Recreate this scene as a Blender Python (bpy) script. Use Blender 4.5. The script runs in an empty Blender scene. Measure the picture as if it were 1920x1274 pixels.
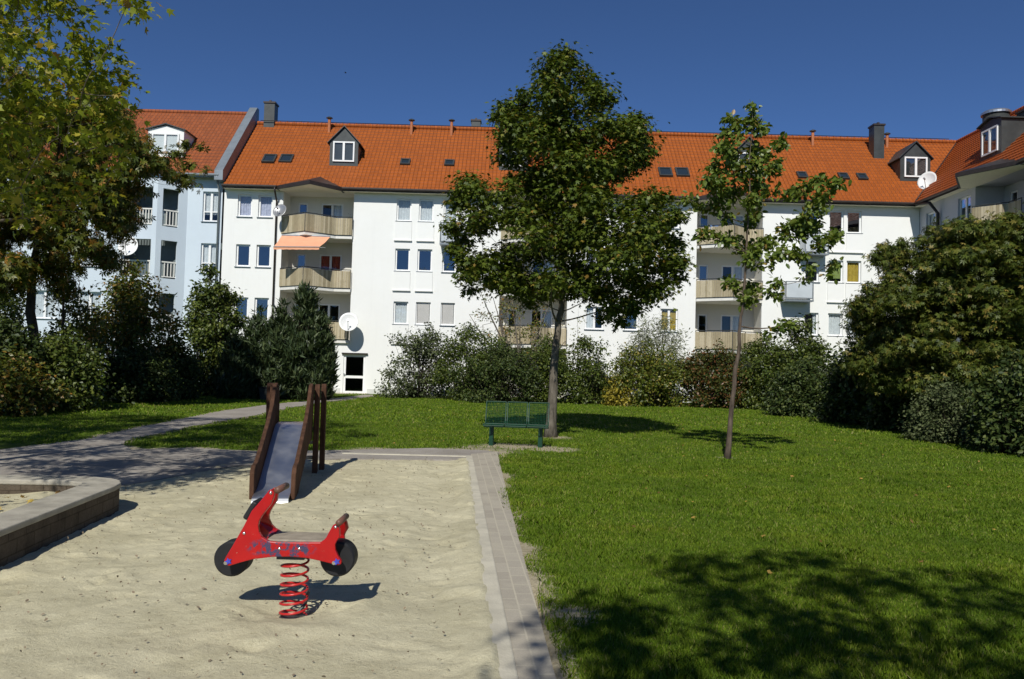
import bpy, math, random
import numpy as np
from mathutils import Matrix, Vector

S = bpy.context.scene
COL = S.collection
R = math.radians
rng = np.random.default_rng(7)
random.seed(7)

# ------------------------------------------------------------------ camera
PITCH, ROLL, FPX, EYE = R(2.11), R(1.55), 1493.3, 1.6
_f = np.array([0, math.cos(PITCH), math.sin(PITCH)])
_r0 = np.array([1.0, 0, 0]); _u0 = np.array([0, -math.sin(PITCH), math.cos(PITCH)])
_r = _r0 * math.cos(ROLL) + _u0 * math.sin(ROLL)
_u = _u0 * math.cos(ROLL) - _r0 * math.sin(ROLL)
EYEP = np.array([0, 0, EYE])
cd = bpy.data.cameras.new('camera'); cam = bpy.data.objects.new('camera', cd); COL.objects.link(cam)
cd.sensor_width = 36; cd.lens = 36 * FPX / 1920; cd.clip_start = 0.05; cd.clip_end = 3000
M = Matrix((( _r[0], _u[0], -_f[0], 0), (_r[1], _u[1], -_f[1], 0), (_r[2], _u[2], -_f[2], EYE), (0, 0, 0, 1)))
cam.matrix_world = M
S.camera = cam

# ------------------------------------------------------------------ light
SUN_EL, SUN_AZ = R(41.5), R(9.5)          # light travels towards +Y, a little to +X
w = bpy.data.worlds.new('World'); S.world = w; w.use_nodes = True
nt = w.node_tree
sky = nt.nodes.new('ShaderNodeTexSky'); sky.sky_type = 'NISHITA'; sky.sun_disc = False
sky.sun_elevation = SUN_EL
sky.sun_rotation = math.pi + SUN_AZ
sky.altitude = 0; sky.air_density = 0.56; sky.dust_density = 0.0; sky.ozone_density = 10.0
bg = nt.nodes['Background']; bg.inputs['Strength'].default_value = 0.093
nt.links.new(sky.outputs[0], bg.inputs[0])
ld = bpy.data.lights.new('sun', 'SUN'); sun = bpy.data.objects.new('sun', ld); COL.objects.link(sun)
ld.energy = 4.4; ld.angle = R(0.53); ld.color = (1.0, 0.975, 0.91)
sd = Vector((math.sin(SUN_AZ) * math.cos(SUN_EL), math.cos(SUN_AZ) * math.cos(SUN_EL), -math.sin(SUN_EL)))
sun.rotation_euler = sd.to_track_quat('-Z', 'Y').to_euler()
sun.location = (-10, -30, 40)
S.view_settings.view_transform = 'Standard'; S.view_settings.look = 'None'
S.view_settings.exposure = 0.0; S.view_settings.gamma = 1.0
S.cycles.max_bounces = 6; S.cycles.transparent_max_bounces = 8
S.cycles.use_denoising = True

# ------------------------------------------------------------------ pixel <-> place (only used to take measurements off the photo)
def at(px, py, Y):
    d = _f + _r * (px - 960) / FPX - _u * (py - 637) / FPX
    return EYEP + d * (Y / d[1])
def gr(px, py, z=0.0):
    d = _f + _r * (px - 960) / FPX - _u * (py - 637) / FPX
    return EYEP + d * ((z - EYE) / d[2])
def proj(P):
    v = np.asarray(P) - EYEP
    z = v @ _f
    return 960 + FPX * (v @ _r) / z, 637 - FPX * (v @ _u) / z

# ------------------------------------------------------------------ materials
def lin(c):
    return tuple(((x / 255) / 12.92 if x / 255 < 0.04045 else ((x / 255 + 0.055) / 1.055) ** 2.4) for x in c)
class N:
    def __init__(s, name):
        s.m = bpy.data.materials.new(name); s.m.use_nodes = True
        s.t = s.m.node_tree; s.b = s.t.nodes['Principled BSDF']; s.out = s.t.nodes['Material Output']
    def n(s, typ, **kw):
        k = s.t.nodes.new(typ)
        for a, v in kw.items():
            if a in k.inputs.keys(): k.inputs[a].default_value = v
            else: setattr(k, a, v)
        return k
    def l(s, a, b): s.t.links.new(a, b)
    def coord(s, kind='Object'):
        return s.n('ShaderNodeTexCoord').outputs[kind]
    def noise(s, scale, detail=4, rough=0.55, vec=None):
        k = s.n('ShaderNodeTexNoise'); k.inputs['Scale'].default_value = scale
        k.inputs['Detail'].default_value = detail; k.inputs['Roughness'].default_value = rough
        s.l(vec if vec is not None else s.coord(), k.inputs['Vector']); return k.outputs['Fac']
    def ramp(s, fac, stops):
        k = s.n('ShaderNodeValToRGB'); e = k.color_ramp.elements
        while len(e) < len(stops): e.new(0.5)
        for i, (p, c) in enumerate(stops):
            e[i].position = p; e[i].color = (*c, 1) if len(c) == 3 else c
        s.l(fac, k.inputs[0]); return k.outputs[0]
    def mix(s, fac, a, b, mode='MIX'):
        k = s.n('ShaderNodeMix', data_type='RGBA', blend_type=mode)
        for i, v in ((0, fac), (6, a), (7, b)):
            if hasattr(v, 'links') or hasattr(v, 'is_linked'): s.l(v, k.inputs[i])
            elif isinstance(v, (int, float)): k.inputs[i].default_value = v
            else: k.inputs[i].default_value = (*v, 1)
        return k.outputs[2]
    def math(s, op, a, b=0.0):
        k = s.n('ShaderNodeMath', operation=op)
        for i, v in ((0, a), (1, b)):
            if hasattr(v, 'is_linked'): s.l(v, k.inputs[i])
            else: k.inputs[i].default_value = v
        return k.outputs[0]
    def bump(s, h, strength=0.3, dist=0.02):
        k = s.n('ShaderNodeBump'); k.inputs['Strength'].default_value = strength; k.inputs['Distance'].default_value = dist
        s.l(h, k.inputs['Height']); s.l(k.outputs[0], s.b.inputs['Normal'])
    def set(s, col=None, rough=None, metal=None, spec=None):
        if col is not None:
            if hasattr(col, 'is_linked'): s.l(col, s.b.inputs['Base Color'])
            else: s.b.inputs['Base Color'].default_value = (*col, 1)
        if rough is not None:
            if hasattr(rough, 'is_linked'): s.l(rough, s.b.inputs['Roughness'])
            else: s.b.inputs['Roughness'].default_value = rough
        if metal is not None: s.b.inputs['Metallic'].default_value = metal
        if spec is not None: s.b.inputs['Specular IOR Level'].default_value = spec
        return s

def m_plain(name, c, rough=0.6, metal=0.0, spec=0.4, var=0.15, scale=6.0, bump=0.0, bscale=60):
    k = N(name)
    f = k.noise(scale, 5, 0.6)
    d = tuple(x * (1 - var) for x in c); b = tuple(min(1, x * (1 + var)) for x in c)
    k.set(k.ramp(f, [(0.3, d), (0.7, b)]), rough, metal, spec)
    if bump: k.bump(k.noise(bscale, 4), bump, 0.01)
    return k.m

def m_leaf(name, stops, rough=0.42, trans=0.25, spec=0.45):
    k = N(name)
    g = k.n('ShaderNodeNewGeometry')
    c = k.ramp(g.outputs['Random Per Island'], stops)
    k.set(c, rough, 0, spec)
    tr = k.n('ShaderNodeBsdfTranslucent')
    k.l(k.mix(1.0, c, (1.0, 1.0, 0.45), 'MULTIPLY'), tr.inputs[0])
    mx = k.n('ShaderNodeMixShader'); mx.inputs[0].default_value = trans
    k.l(k.b.outputs[0], mx.inputs[1]); k.l(tr.outputs[0], mx.inputs[2]); k.l(mx.outputs[0], k.out.inputs[0])
    return k.m

def m_roof(name, axis, base, var):
    k = N(name)
    sp = k.n('ShaderNodeSeparateXYZ'); k.l(k.coord(), sp.inputs[0])
    cb = k.n('ShaderNodeCombineXYZ'); k.l(sp.outputs[axis], cb.inputs[0])
    k.l(k.math('MULTIPLY', sp.outputs[2], 1.44), cb.inputs[1])
    br = k.n('ShaderNodeTexBrick'); k.l(cb.outputs[0], br.inputs['Vector'])
    br.offset = 0.0
    br.inputs['Scale'].default_value = 1.0; br.inputs['Brick Width'].default_value = 0.22; br.inputs['Row Height'].default_value = 0.34
    br.inputs['Mortar Size'].default_value = 0.02; br.inputs['Bias'].default_value = 0.0
    br.inputs['Color1'].default_value = (*base, 1); br.inputs['Color2'].default_value = (*[x * var for x in base], 1)
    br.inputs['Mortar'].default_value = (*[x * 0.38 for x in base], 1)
    n1 = k.noise(0.55, 4, 0.6)
    c = k.mix(k.math('MULTIPLY', n1, 0.55), br.outputs[0], tuple(x * y for x, y in zip(base, (0.62, 0.6, 0.9))))
    n2 = k.noise(9, 3)
    c = k.mix(0.35, c, k.ramp(n2, [(0.3, (0.75, 0.75, 0.75)), (0.7, (1.1, 1.1, 1.1))]), 'MULTIPLY')
    k.set(c, 0.62, 0, 0.3)
    wv = k.n('ShaderNodeTexWave', wave_type='BANDS', bands_direction='X')
    wv.inputs['Scale'].default_value = 1 / 0.22 * 0.3183 * 1.0; k.l(cb.outputs[0], wv.inputs['Vector'])
    k.bump(wv.outputs['Fac'], 0.5, 0.03)
    return k.m

MAT = {}
def plaster(name, c, stain):
    k = N(name)
    a = k.noise(0.35, 5, 0.6); b = k.noise(3.0, 4, 0.6)
    col = k.mix(k.ramp(a, [(0.35, (0, 0, 0)), (0.75, (1, 1, 1))]), c, stain)
    col = k.mix(0.25, col, k.ramp(b, [(0.3, (0.93, 0.93, 0.92)), (0.7, (1, 1, 1))]), 'MULTIPLY')
    mp = k.n('ShaderNodeMapping'); mp.inputs['Scale'].default_value = (2.2, 2.2, 0.12); k.l(k.coord(), mp.inputs[0])
    st = k.noise(1.5, 5, 0.7, mp.outputs[0])
    col = k.mix(k.ramp(st, [(0.55, (0, 0, 0)), (0.9, (0.35, 0.35, 0.35))]), col, tuple(x * 0.78 for x in c))
    k.set(col, 0.9, 0, 0.2); k.bump(k.noise(70, 4), 0.25, 0.006)
    return k.m
MAT['white'] = plaster('white_plaster', (0.83, 0.83, 0.80), (0.80, 0.797, 0.755))
MAT['blue'] = plaster('pale_blue_plaster', (0.60, 0.675, 0.73), (0.55, 0.62, 0.68))
MAT['grey_wall'] = plaster('grey_plaster', (0.52, 0.53, 0.56), (0.46, 0.47, 0.50))
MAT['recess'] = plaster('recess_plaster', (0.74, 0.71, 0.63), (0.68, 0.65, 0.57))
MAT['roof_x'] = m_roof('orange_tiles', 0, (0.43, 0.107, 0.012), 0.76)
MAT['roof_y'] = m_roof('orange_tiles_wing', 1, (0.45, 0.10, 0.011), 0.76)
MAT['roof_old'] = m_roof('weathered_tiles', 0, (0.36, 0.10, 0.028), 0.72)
MAT['pvc'] = m_plain('white_window_frame', (0.82, 0.82, 0.80), 0.35, var=0.03)
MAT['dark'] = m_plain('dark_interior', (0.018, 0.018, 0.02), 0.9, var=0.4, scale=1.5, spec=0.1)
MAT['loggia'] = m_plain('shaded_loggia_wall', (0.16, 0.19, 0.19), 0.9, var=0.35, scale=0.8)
MAT['curtain'] = m_plain('net_curtain', (0.74, 0.74, 0.73), 0.9, var=0.12, scale=9)
MAT['curtain_lilac'] = m_plain('lilac_curtain', (0.58, 0.57, 0.68), 0.9, var=0.2, scale=9)
MAT['curtain_yellow'] = m_plain('yellow_curtain', (0.52, 0.36, 0.05), 0.9, var=0.2, scale=9)
MAT['curtain_green'] = m_plain('green_curtain', (0.30, 0.36, 0.10), 0.9, var=0.3, scale=6)
MAT['curtain_red'] = m_plain('red_curtain', (0.34, 0.035, 0.03), 0.9, var=0.2, scale=9)
MAT['shutter'] = m_plain('roller_shutter', (0.50, 0.49, 0.46), 0.6, var=0.05)
MAT['metal_dark'] = m_plain('dark_cladding', (0.055, 0.06, 0.058), 0.45, 0.3, var=0.25, scale=2)
MAT['metal_grey'] = m_plain('grey_sheet_metal', (0.23, 0.26, 0.28), 0.45, 0.35, var=0.15, scale=2)
MAT['gutter'] = m_plain('brown_gutter', (0.045, 0.035, 0.03), 0.45, 0.3, var=0.25)
MAT['soffit'] = m_plain('soffit_paint', (0.74, 0.69, 0.57), 0.8, var=0.06)
MAT['slab'] = m_plain('painted_concrete', (0.72, 0.70, 0.64), 0.8, var=0.08)
MAT['steel'] = m_plain('galvanised_steel', (0.45, 0.47, 0.49), 0.35, 0.8, var=0.15)
MAT['dish'] = m_plain('white_dish_enamel', (0.74, 0.74, 0.71), 0.45, var=0.05)
MAT['dish_grey'] = m_plain('grey_dish_enamel', (0.36, 0.36, 0.36), 0.3, 0.5, var=0.1)
MAT['green_metal'] = m_plain('green_painted_metal', (0.007, 0.046, 0.023), 0.42, 0.0, 0.5, var=0.25, scale=9)
MAT['black_rubber'] = m_plain('black_rubber', (0.012, 0.012, 0.013), 0.6, var=0.3, scale=20)
MAT['terracotta'] = m_plain('orange_vent_pipe', (0.42, 0.15, 0.06), 0.6)
MAT['bark'] = None

def m_boards():
    k = N('beige_balcony_boards')
    sp = k.n('ShaderNodeSeparateXYZ'); k.l(k.coord(), sp.inputs[0])
    g = k.n('ShaderNodeNewGeometry')
    c = k.ramp(g.outputs['Random Per Island'], [(0, (0.30, 0.25, 0.155)), (0.5, (0.43, 0.365, 0.235)), (1, (0.52, 0.45, 0.31))])
    c = k.mix(0.5, c, k.ramp(k.noise(5, 4), [(0.3, (0.75, 0.73, 0.7)), (0.7, (1, 1, 1))]), 'MULTIPLY')
    k.set(c, 0.75, 0, 0.25); return k.m
MAT['boards'] = m_boards()
MAT['awning'] = m_plain('orange_awning_cloth', (0.74, 0.36, 0.21), 0.8, var=0.06, scale=3)

def m_glass(name, base, mul):
    k = N(name)
    tr = k.n('ShaderNodeBsdfTransparent'); tr.inputs[0].default_value = (0.80, 0.84, 0.85, 1)
    gl = k.n('ShaderNodeBsdfGlossy'); gl.inputs['Roughness'].default_value = 0.015
    gl.inputs['Color'].default_value = (0.95, 0.97, 1, 1)
    fr = k.n('ShaderNodeLayerWeight'); fr.inputs[0].default_value = 0.5
    wob = k.n('ShaderNodeBump'); wob.inputs['Strength'].default_value = 0.06; wob.inputs['Distance'].default_value = 0.05
    k.l(k.noise(1.3, 2), wob.inputs['Height']); k.l(wob.outputs[0], gl.inputs['Normal'])
    f = k.math('ADD', k.math('MULTIPLY', k.math('POWER', fr.outputs['Facing'], 4.0), mul), base)
    mx = k.n('ShaderNodeMixShader'); k.l(f, mx.inputs[0]); k.l(tr.outputs[0], mx.inputs[1]); k.l(gl.outputs[0], mx.inputs[2])
    k.l(mx.outputs[0], k.out.inputs[0]); return k.m
MAT['glass'] = m_glass('window_glass', 0.06, 0.8); MAT['glass_blue'] = m_glass('coated_window_glass', 0.17, 0.75)

def m_bark(name, a, b, sc=14):
    k = N(name)
    mp = k.n('ShaderNodeMapping'); mp.inputs['Scale'].default_value = (1, 1, 0.25); k.l(k.coord(), mp.inputs[0])
    f = k.noise(sc, 6, 0.65, mp.outputs[0])
    k.set(k.ramp(f, [(0.3, a), (0.68, b)]), 0.9, 0, 0.15); k.bump(f, 0.8, 0.03); return k.m
MAT['bark'] = m_bark('grey_bark', (0.05, 0.042, 0.032), (0.21, 0.18, 0.14))
MAT['bark_red'] = m_bark('reddish_bark', (0.045, 0.034, 0.026), (0.165, 0.125, 0.092))
MAT['bark_dark'] = m_bark('dark_bark', (0.025, 0.02, 0.015), (0.075, 0.06, 0.045))

# ------------------------------------------------------------------ mesh builder
class MB:
    def __init__(s): s.v = []; s.f = []
    def add(s, vs, fs):
        o = len(s.v); s.v.extend([tuple(map(float, p)) for p in vs]); s.f.extend([tuple(i + o for i in f) for f in fs]); return s
    def quad(s, a, b, c, d): return s.add((a, b, c, d), ((0, 1, 2, 3),))
    def box(s, x0, x1, y0, y1, z0, z1, T=None):
        P = [(x, y, z) for z in (z0, z1) for y in (y0, y1) for x in (x0, x1)]
        if T: P = [T(*p) for p in P]
        return s.add(P, ((0, 1, 3, 2), (4, 6, 7, 5), (0, 4, 5, 1), (1, 5, 7, 3), (3, 7, 6, 2), (2, 6, 4, 0)))
    def prism(s, poly, h0, h1, T):
        """poly in 2-D; T(a, b, h) -> 3-D"""
        n = len(poly)
        P = [T(a, b, h0) for a, b in poly] + [T(a, b, h1) for a, b in poly]
        F = [tuple(range(n))[::-1], tuple(range(n, 2 * n))] + [(i, (i + 1) % n, n + (i + 1) % n, n + i) for i in range(n)]
        return s.add(P, F)
    def tube(s, pts, rad, n=8, cap=True):
        pts = [np.array(p, float) for p in pts]
        if not hasattr(rad, '__len__'): rad = [rad] * len(pts)
        V = []; F = []
        ref = np.array([0.3, 0.2, 1.0])
        prev = None
        for i, p in enumerate(pts):
            d = pts[min(i + 1, len(pts) - 1)] - pts[max(i - 1, 0)]
            d = d / (np.linalg.norm(d) + 1e-9)
            if prev is None:
                a = np.cross(d, ref if abs(d @ ref) < 1.0 else np.array([1.0, 0, 0])); 
                if np.linalg.norm(a) < 1e-3: a = np.cross(d, np.array([1.0, 0, 0]))
            else:
                a = prev - d * (prev @ d)
            a = a / np.linalg.norm(a); prev = a
            b = np.cross(d, a)
            for k in range(n):
                t = 2 * math.pi * k / n
                V.append(p + rad[i] * (a * math.cos(t) + b * math.sin(t)))
        for i in range(len(pts) - 1):
            for k in range(n):
                F.append((i * n + k, i * n + (k + 1) % n, (i + 1) * n + (k + 1) % n, (i + 1) * n + k))
        if cap:
            F.append(tuple(range(n))[::-1]); F.append(tuple(range((len(pts) - 1) * n, len(pts) * n)))
        return s.add(V, F)
    def cyl(s, p0, p1, r, n=16): return s.tube([p0, p1], r, n)
    def obj(s, name, mat, parent=None, smooth=False, inv=True):
        me = bpy.data.meshes.new(name); me.from_pydata(s.v, [], s.f); me.update()
        return link(name, me, mat, parent, smooth, inv)

def link(name, me, mat, parent=None, smooth=False, inv=True):
    o = bpy.data.objects.new(name, me); COL.objects.link(o)
    if mat is not None: me.materials.append(MAT[mat] if isinstance(mat, str) else mat)
    if smooth: me.polygons.foreach_set('use_smooth', np.ones(len(me.polygons), bool))
    if parent is not None:
        o.parent = parent
        if inv and parent.parent is None and parent.type == 'EMPTY': o.matrix_parent_inverse = parent.matrix_basis.inverted()
    return o
def bevel(o, wdt, seg=2):
    b = o.modifiers.new('bevel', 'BEVEL'); b.width = wdt; b.segments = seg; b.limit_method = 'ANGLE'; b.angle_limit = R(40)
    return o
def tag(o, label=None, cat=None, group=None, kind=None):
    if label: o['label'] = label
    if cat: o['category'] = cat
    if group: o['group'] = group
    if kind: o['kind'] = kind
    return o
def empty(name, loc, label, cat, group=None, rz=0):
    o = bpy.data.objects.new(name, None); COL.objects.link(o); o.location = loc; o.rotation_euler = (0, 0, rz)
    o.empty_display_size = 0.3
    return tag(o, label, cat, group)
def np_mesh(name, V, loops, totals):
    me = bpy.data.meshes.new(name)
    me.vertices.add(len(V)); me.vertices.foreach_set('co', np.asarray(V, np.float32).ravel())
    me.loops.add(len(loops)); me.loops.foreach_set('vertex_index', np.asarray(loops, np.int32))
    starts = np.concatenate([[0], np.cumsum(totals)[:-1]]).astype(np.int32)
    me.polygons.add(len(totals)); me.polygons.foreach_set('loop_start', starts); me.polygons.foreach_set('loop_total', np.asarray(totals, np.int32))
    me.update(calc_edges=True); me.validate(); return me

# smooth value noise on numpy arrays
_NT = rng.random((256, 256))
def vnoise(x, y, sc):
    x = x * sc + 37.3; y = y * sc + 91.7
    xi = np.floor(x).astype(int); yi = np.floor(y).astype(int); fx = x - xi; fy = y - yi
    fx = fx * fx * (3 - 2 * fx); fy = fy * fy * (3 - 2 * fy)
    g = lambda a, b: _NT[a % 256, b % 256]
    return (g(xi, yi) * (1 - fx) + g(xi + 1, yi) * fx) * (1 - fy) + (g(xi, yi + 1) * (1 - fx) + g(xi + 1, yi + 1) * fx) * fy
def inside(poly, x, y):
    c = np.zeros(x.shape, bool); n = len(poly)
    for i in range(n):
        x0, y0 = poly[i]; x1, y1 = poly[(i + 1) % n]
        k = ((y0 > y) != (y1 > y))
        c ^= k & (x < (x1 - x0) * (y - y0) / ((y1 - y0) or 1e-12) + x0)
    return c
def edge_dist(poly, x, y):
    d = np.full(x.shape, 1e9); n = len(poly)
    for i in range(n):
        x0, y0 = poly[i]; x1, y1 = poly[(i + 1) % n]
        ex, ey = x1 - x0, y1 - y0; L = ex * ex + ey * ey + 1e-12
        t = np.clip(((x - x0) * ex + (y - y0) * ey) / L, 0, 1)
        d = np.minimum(d, np.hypot(x - x0 - t * ex, y - y0 - t * ey))
    return d
def sdist(poly, x, y):
    return np.where(inside(poly, x, y), -1, 1) * edge_dist(poly, x, y)

# ================================================================== GROUND
def gp(*pts): return [tuple(gr(*p, 0.03)[:2]) for p in pts]
SAND = gp((876, 862), (760, 860), (640, 858), (540, 860), (440, 866), (330, 880), (235, 902)) + [(-5.6, 9.6), (-7.5, 8.6), (-7.5, 2.0), (-1.0, 0.5)] + [(0.07, 2.0), (-0.05, 4.16)]
KERB_L = [(0.20, 0.5), (-0.05, 4.16), (-0.39, 9.0), (-0.75, 13.95)]       # sand side of the kerb
def off(pl, d):
    out = []
    for i, p in enumerate(pl):
        a = np.array(pl[max(i - 1, 0)]); b = np.array(pl[min(i + 1, len(pl) - 1)]); t = (b - a) / np.linalg.norm(b - a)
        out.append((p[0] + t[1] * d, p[1] - t[0] * d))
    return out
BRICK = KERB_L[:-1] + [(-0.80, 15.2)]
BRICK = off(KERB_L, 0.0) + [(-0.82, 15.1)]
def off_var(pl, ds): return [off(pl, d)[i] for i, d in enumerate(ds)]
BR_R = off_var(KERB_L, (.26, .28, .37, .54))
BR_POLY = off(KERB_L, 0.0) + BR_R[::-1]
PAVE = gp((700, 741), (686, 741), (600, 751), (508, 759), (420, 771), (280, 799), (156, 826), (78, 836), (0, 846)) + [(-12.0, 13.6), (-13.5, 12.0), (-13.0, 8.0), (-7.0, 8.0)] \
    + gp((235, 912), (440, 876), (640, 862), (760, 864), (930, 864), (936, 850), (905, 846), (800, 842), (620, 846), (495, 849), (365, 842), (247, 845), (230, 835), (236, 828), (363, 800), (480, 780), (508, 772), (616, 754), (700, 744))

xs = np.unique(np.concatenate([np.linspace(-600, -40, 18), np.arange(-40, -16, 1.0), np.arange(-16, 16, 0.22), np.arange(16, 40, 1.0), np.linspace(40, 600, 18)]).round(3))
ys = np.unique(np.concatenate([np.linspace(-300, -20, 12), np.arange(-20, 0, 1.0), np.arange(0, 20, 0.22), np.arange(20, 48, 0.6), np.linspace(48, 1500, 24)]).round(3))
GX, GY = np.meshgrid(xs, ys)
def lawn_z(x, y):
    return 0.03 + 0.045 * (vnoise(x, y, 0.45) - 0.5) * np.clip((np.hypot(x + 0.4, 0) + 0.2) / 2, 0, 1) + 0.02 * (vnoise(x, y, 1.7) - 0.5)
dS = sdist(SAND, GX, GY); dB = sdist(BR_POLY, GX, GY); dP = sdist(PAVE, GX, GY)
dpath = np.minimum(np.minimum(dS, dB), dP)
GZ = np.where(np.abs(GX) < 30, lawn_z(GX, GY), 0.03)
GZ = np.where(dpath < 0.1, np.minimum(GZ, 0.028), GZ)
GZ = np.where(dS < 0.22, -0.10, GZ)
ny, nx = GX.shape
idx = np.arange(nx * ny).reshape(ny, nx)
F = np.stack([idx[:-1, :-1], idx[:-1, 1:], idx[1:, 1:], idx[1:, :-1]], -1).reshape(-1, 4)
me = np_mesh('ground', np.stack([GX, GY, GZ], -1).reshape(-1, 3), F.ravel(), np.full(len(F), 4))
wear = 0.07 + 0.26 * vnoise(GX, GY, 0.55) * vnoise(GX, GY, 1.9) * 2
bare = np.clip(1 - (dpath - 0.03) / wear, 0, 1)
for (bx, by, br) in [(0.15, 16.2, 0.9), (0.75, 16.0, 0.8), (1.05, 18.6, 0.6), (4.1, 15.0, 0.35), (0.42, 5.2, 0.26), (-0.3, 15.6, 0.9), (-2.5, 15.0, 0.6)]:
    bare = np.maximum(bare, np.clip(1.3 - np.hypot((GX - bx), (GY - by)) / br, 0, 1) * (0.35 + 0.9 * vnoise(GX, GY, 2.3)))
at_ = me.attributes.new('bare', 'FLOAT', 'POINT'); at_.data.foreach_set('value', bare.astype(np.float32).ravel())
k = N('lawn_soil')
a = k.n('ShaderNodeAttribute', attribute_name='bare').outputs['Fac']
n1 = k.noise(1.2, 5, 0.6); n2 = k.noise(22, 5, 0.7)
green = k.ramp(n1, [(0.3, (0.075, 0.12, 0.010)), (0.7, (0.11, 0.165, 0.017))])
green = k.mix(0.6, green, k.ramp(n2, [(0.25, (0.35, 0.35, 0.3)), (0.75, (1.15, 1.15, 1.1))]), 'MULTIPLY')
soil = k.ramp(n2, [(0.25, (0.24, 0.20, 0.12)), (0.75, (0.50, 0.44, 0.31))])
fac = k.ramp(k.math('ADD', k.math('MULTIPLY', a, 1.0), k.math('MULTIPLY', k.math('SUBTRACT', n2, 0.5), 0.9)), [(0.4, (0, 0, 0)), (0.62, (1, 1, 1))])
k.set(k.mix(fac, green, soil), 0.95, 0, 0.1); k.bump(n2, 0.9, 0.03)
tag(link('ground', me, k.m, smooth=True), kind='structure')

# sand with footprints, ripples and pebbles
ang = math.atan2(-0.07, 1)
xs = np.arange(-7.6, 0.35, 0.035); ys = np.arange(0.8, 14.6, 0.035)
X, Y = np.meshgrid(xs, ys)
cen = (X[:-1, :-1] + 0.0175, Y[:-1, :-1] + 0.0175)
dz = edge_dist(SAND, X, Y)
Z = 0.034 + 0.022 * (vnoise(X, Y, 0.9) - 0.5) + 0.013 * (vnoise(X, Y, 2.6) - 0.5) + 0.016 * (vnoise(X, Y, 6.5) - 0.5) * 0.6 + 0.007 * (vnoise(X, Y, 14) - 0.5)
for _ in range(620):      # scuffs and footprints
    fx, fy = rng.uniform(-5.5, -0.2), rng.uniform(3.0, 13.5); an = rng.uniform(0, math.pi); L = rng.uniform(0.08, 0.18); W = L * rng.uniform(0.35, 0.7)
    dx = (X - fx) * math.cos(an) + (Y - fy) * math.sin(an); dy = -(X - fx) * math.sin(an) + (Y - fy) * math.cos(an)
    q = np.sqrt((dx / L) ** 2 + (dy / W) ** 2)
    Z += rng.uniform(0.4, 1) * (-0.016 * np.exp(-q ** 2 * 2) + 0.007 * np.exp(-((q - 1.25) * 3) ** 2))
kx = X + 0.05 + (Y - 4.16) * 0.0715       # distance from the kerb line
Z += 0.03 * np.exp(-(np.clip(-kx - 0.02, 0, 9) / (0.10 + 0.12 * vnoise(X, Y, 1.6))) ** 2) - 0.02 * np.exp(-((kx + 0.42) / 0.22) ** 2)
Z = np.where(dz < 0.10, Z - (0.10 - dz) * 0.15 * (kx < -0.35), Z)
spill = 0.050 + 0.034 * vnoise(X, Y, 3.1) * vnoise(X + 9, Y, 8.0) * 2 - np.clip(kx - .015, 0, 1) * 1.0
Z = np.where(kx > -0.30, np.maximum(np.minimum(Z, .09), spill - np.clip(-kx - .03, 0, 1) * .25), Z)
Z = np.where(kx > -0.06, np.minimum(Z, .13 - np.clip(kx + .03, 0, 1) * 1.0), Z)
q = np.hypot(X - gr(550, 1150, .03)[0], Y - gr(550, 1150, .03)[1]); Z += -.028 * np.exp(-(q / .24) ** 2) + .022 * np.exp(-((q - .42) / .15) ** 2) * (.4 + vnoise(X, Y, 3))
SANDX = [(x + (0.09 if i in (len(SAND) - 1, len(SAND) - 2, 0) else 0), y) for i, (x, y) in enumerate(SAND)]
ok = inside(SANDX, *cen)
idx = np.arange(X.size).reshape(X.shape)
F = np.stack([idx[:-1, :-1], idx[:-1, 1:], idx[1:, 1:], idx[1:, :-1]], -1)[ok]
used = np.unique(F); remap = np.full(X.size, -1); remap[used] = np.arange(len(used)); F = remap[F]
me = np_mesh('sand', np.stack([X, Y, Z], -1).reshape(-1, 3)[used], F.ravel(), np.full(len(F), 4))
def m_sand():
    k = N('dry_sand')
    n1 = k.noise(1.1, 5, 0.6); n2 = k.noise(160, 4, 0.7); n3 = k.noise(7, 5, 0.7); n4 = k.noise(24, 5, 0.75)
    c = k.ramp(n1, [(0.3, (0.50, 0.455, 0.300)), (0.7, (0.66, 0.605, 0.415))])
    c = k.mix(0.5, c, k.ramp(n3, [(0.25, (0.72, 0.70, 0.66)), (0.6, (1.02, 1.02, 1.02))]), 'MULTIPLY')
    c = k.mix(0.6, c, k.ramp(n2, [(0.25, (0.6, 0.57, 0.52)), (0.55, (1.05, 1.05, 1.05))]), 'MULTIPLY')
    c = k.mix(0.55, c, k.ramp(n4, [(0.30, (0.62, 0.59, 0.54)), (0.45, (1.02, 1.02, 1.02))]), 'MULTIPLY')
    k.set(c, 0.95, 0, 0.1)
    h = k.math('ADD', k.math('MULTIPLY', n3, 0.6), k.math('ADD', k.math('MULTIPLY', n2, 0.25), k.math('MULTIPLY', n4, 0.5))); k.bump(h, 0.8, 0.03); return k.m
MAT['sand'] = m_sand()
tag(link('sand', me, 'sand', smooth=True), kind='structure')

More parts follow.
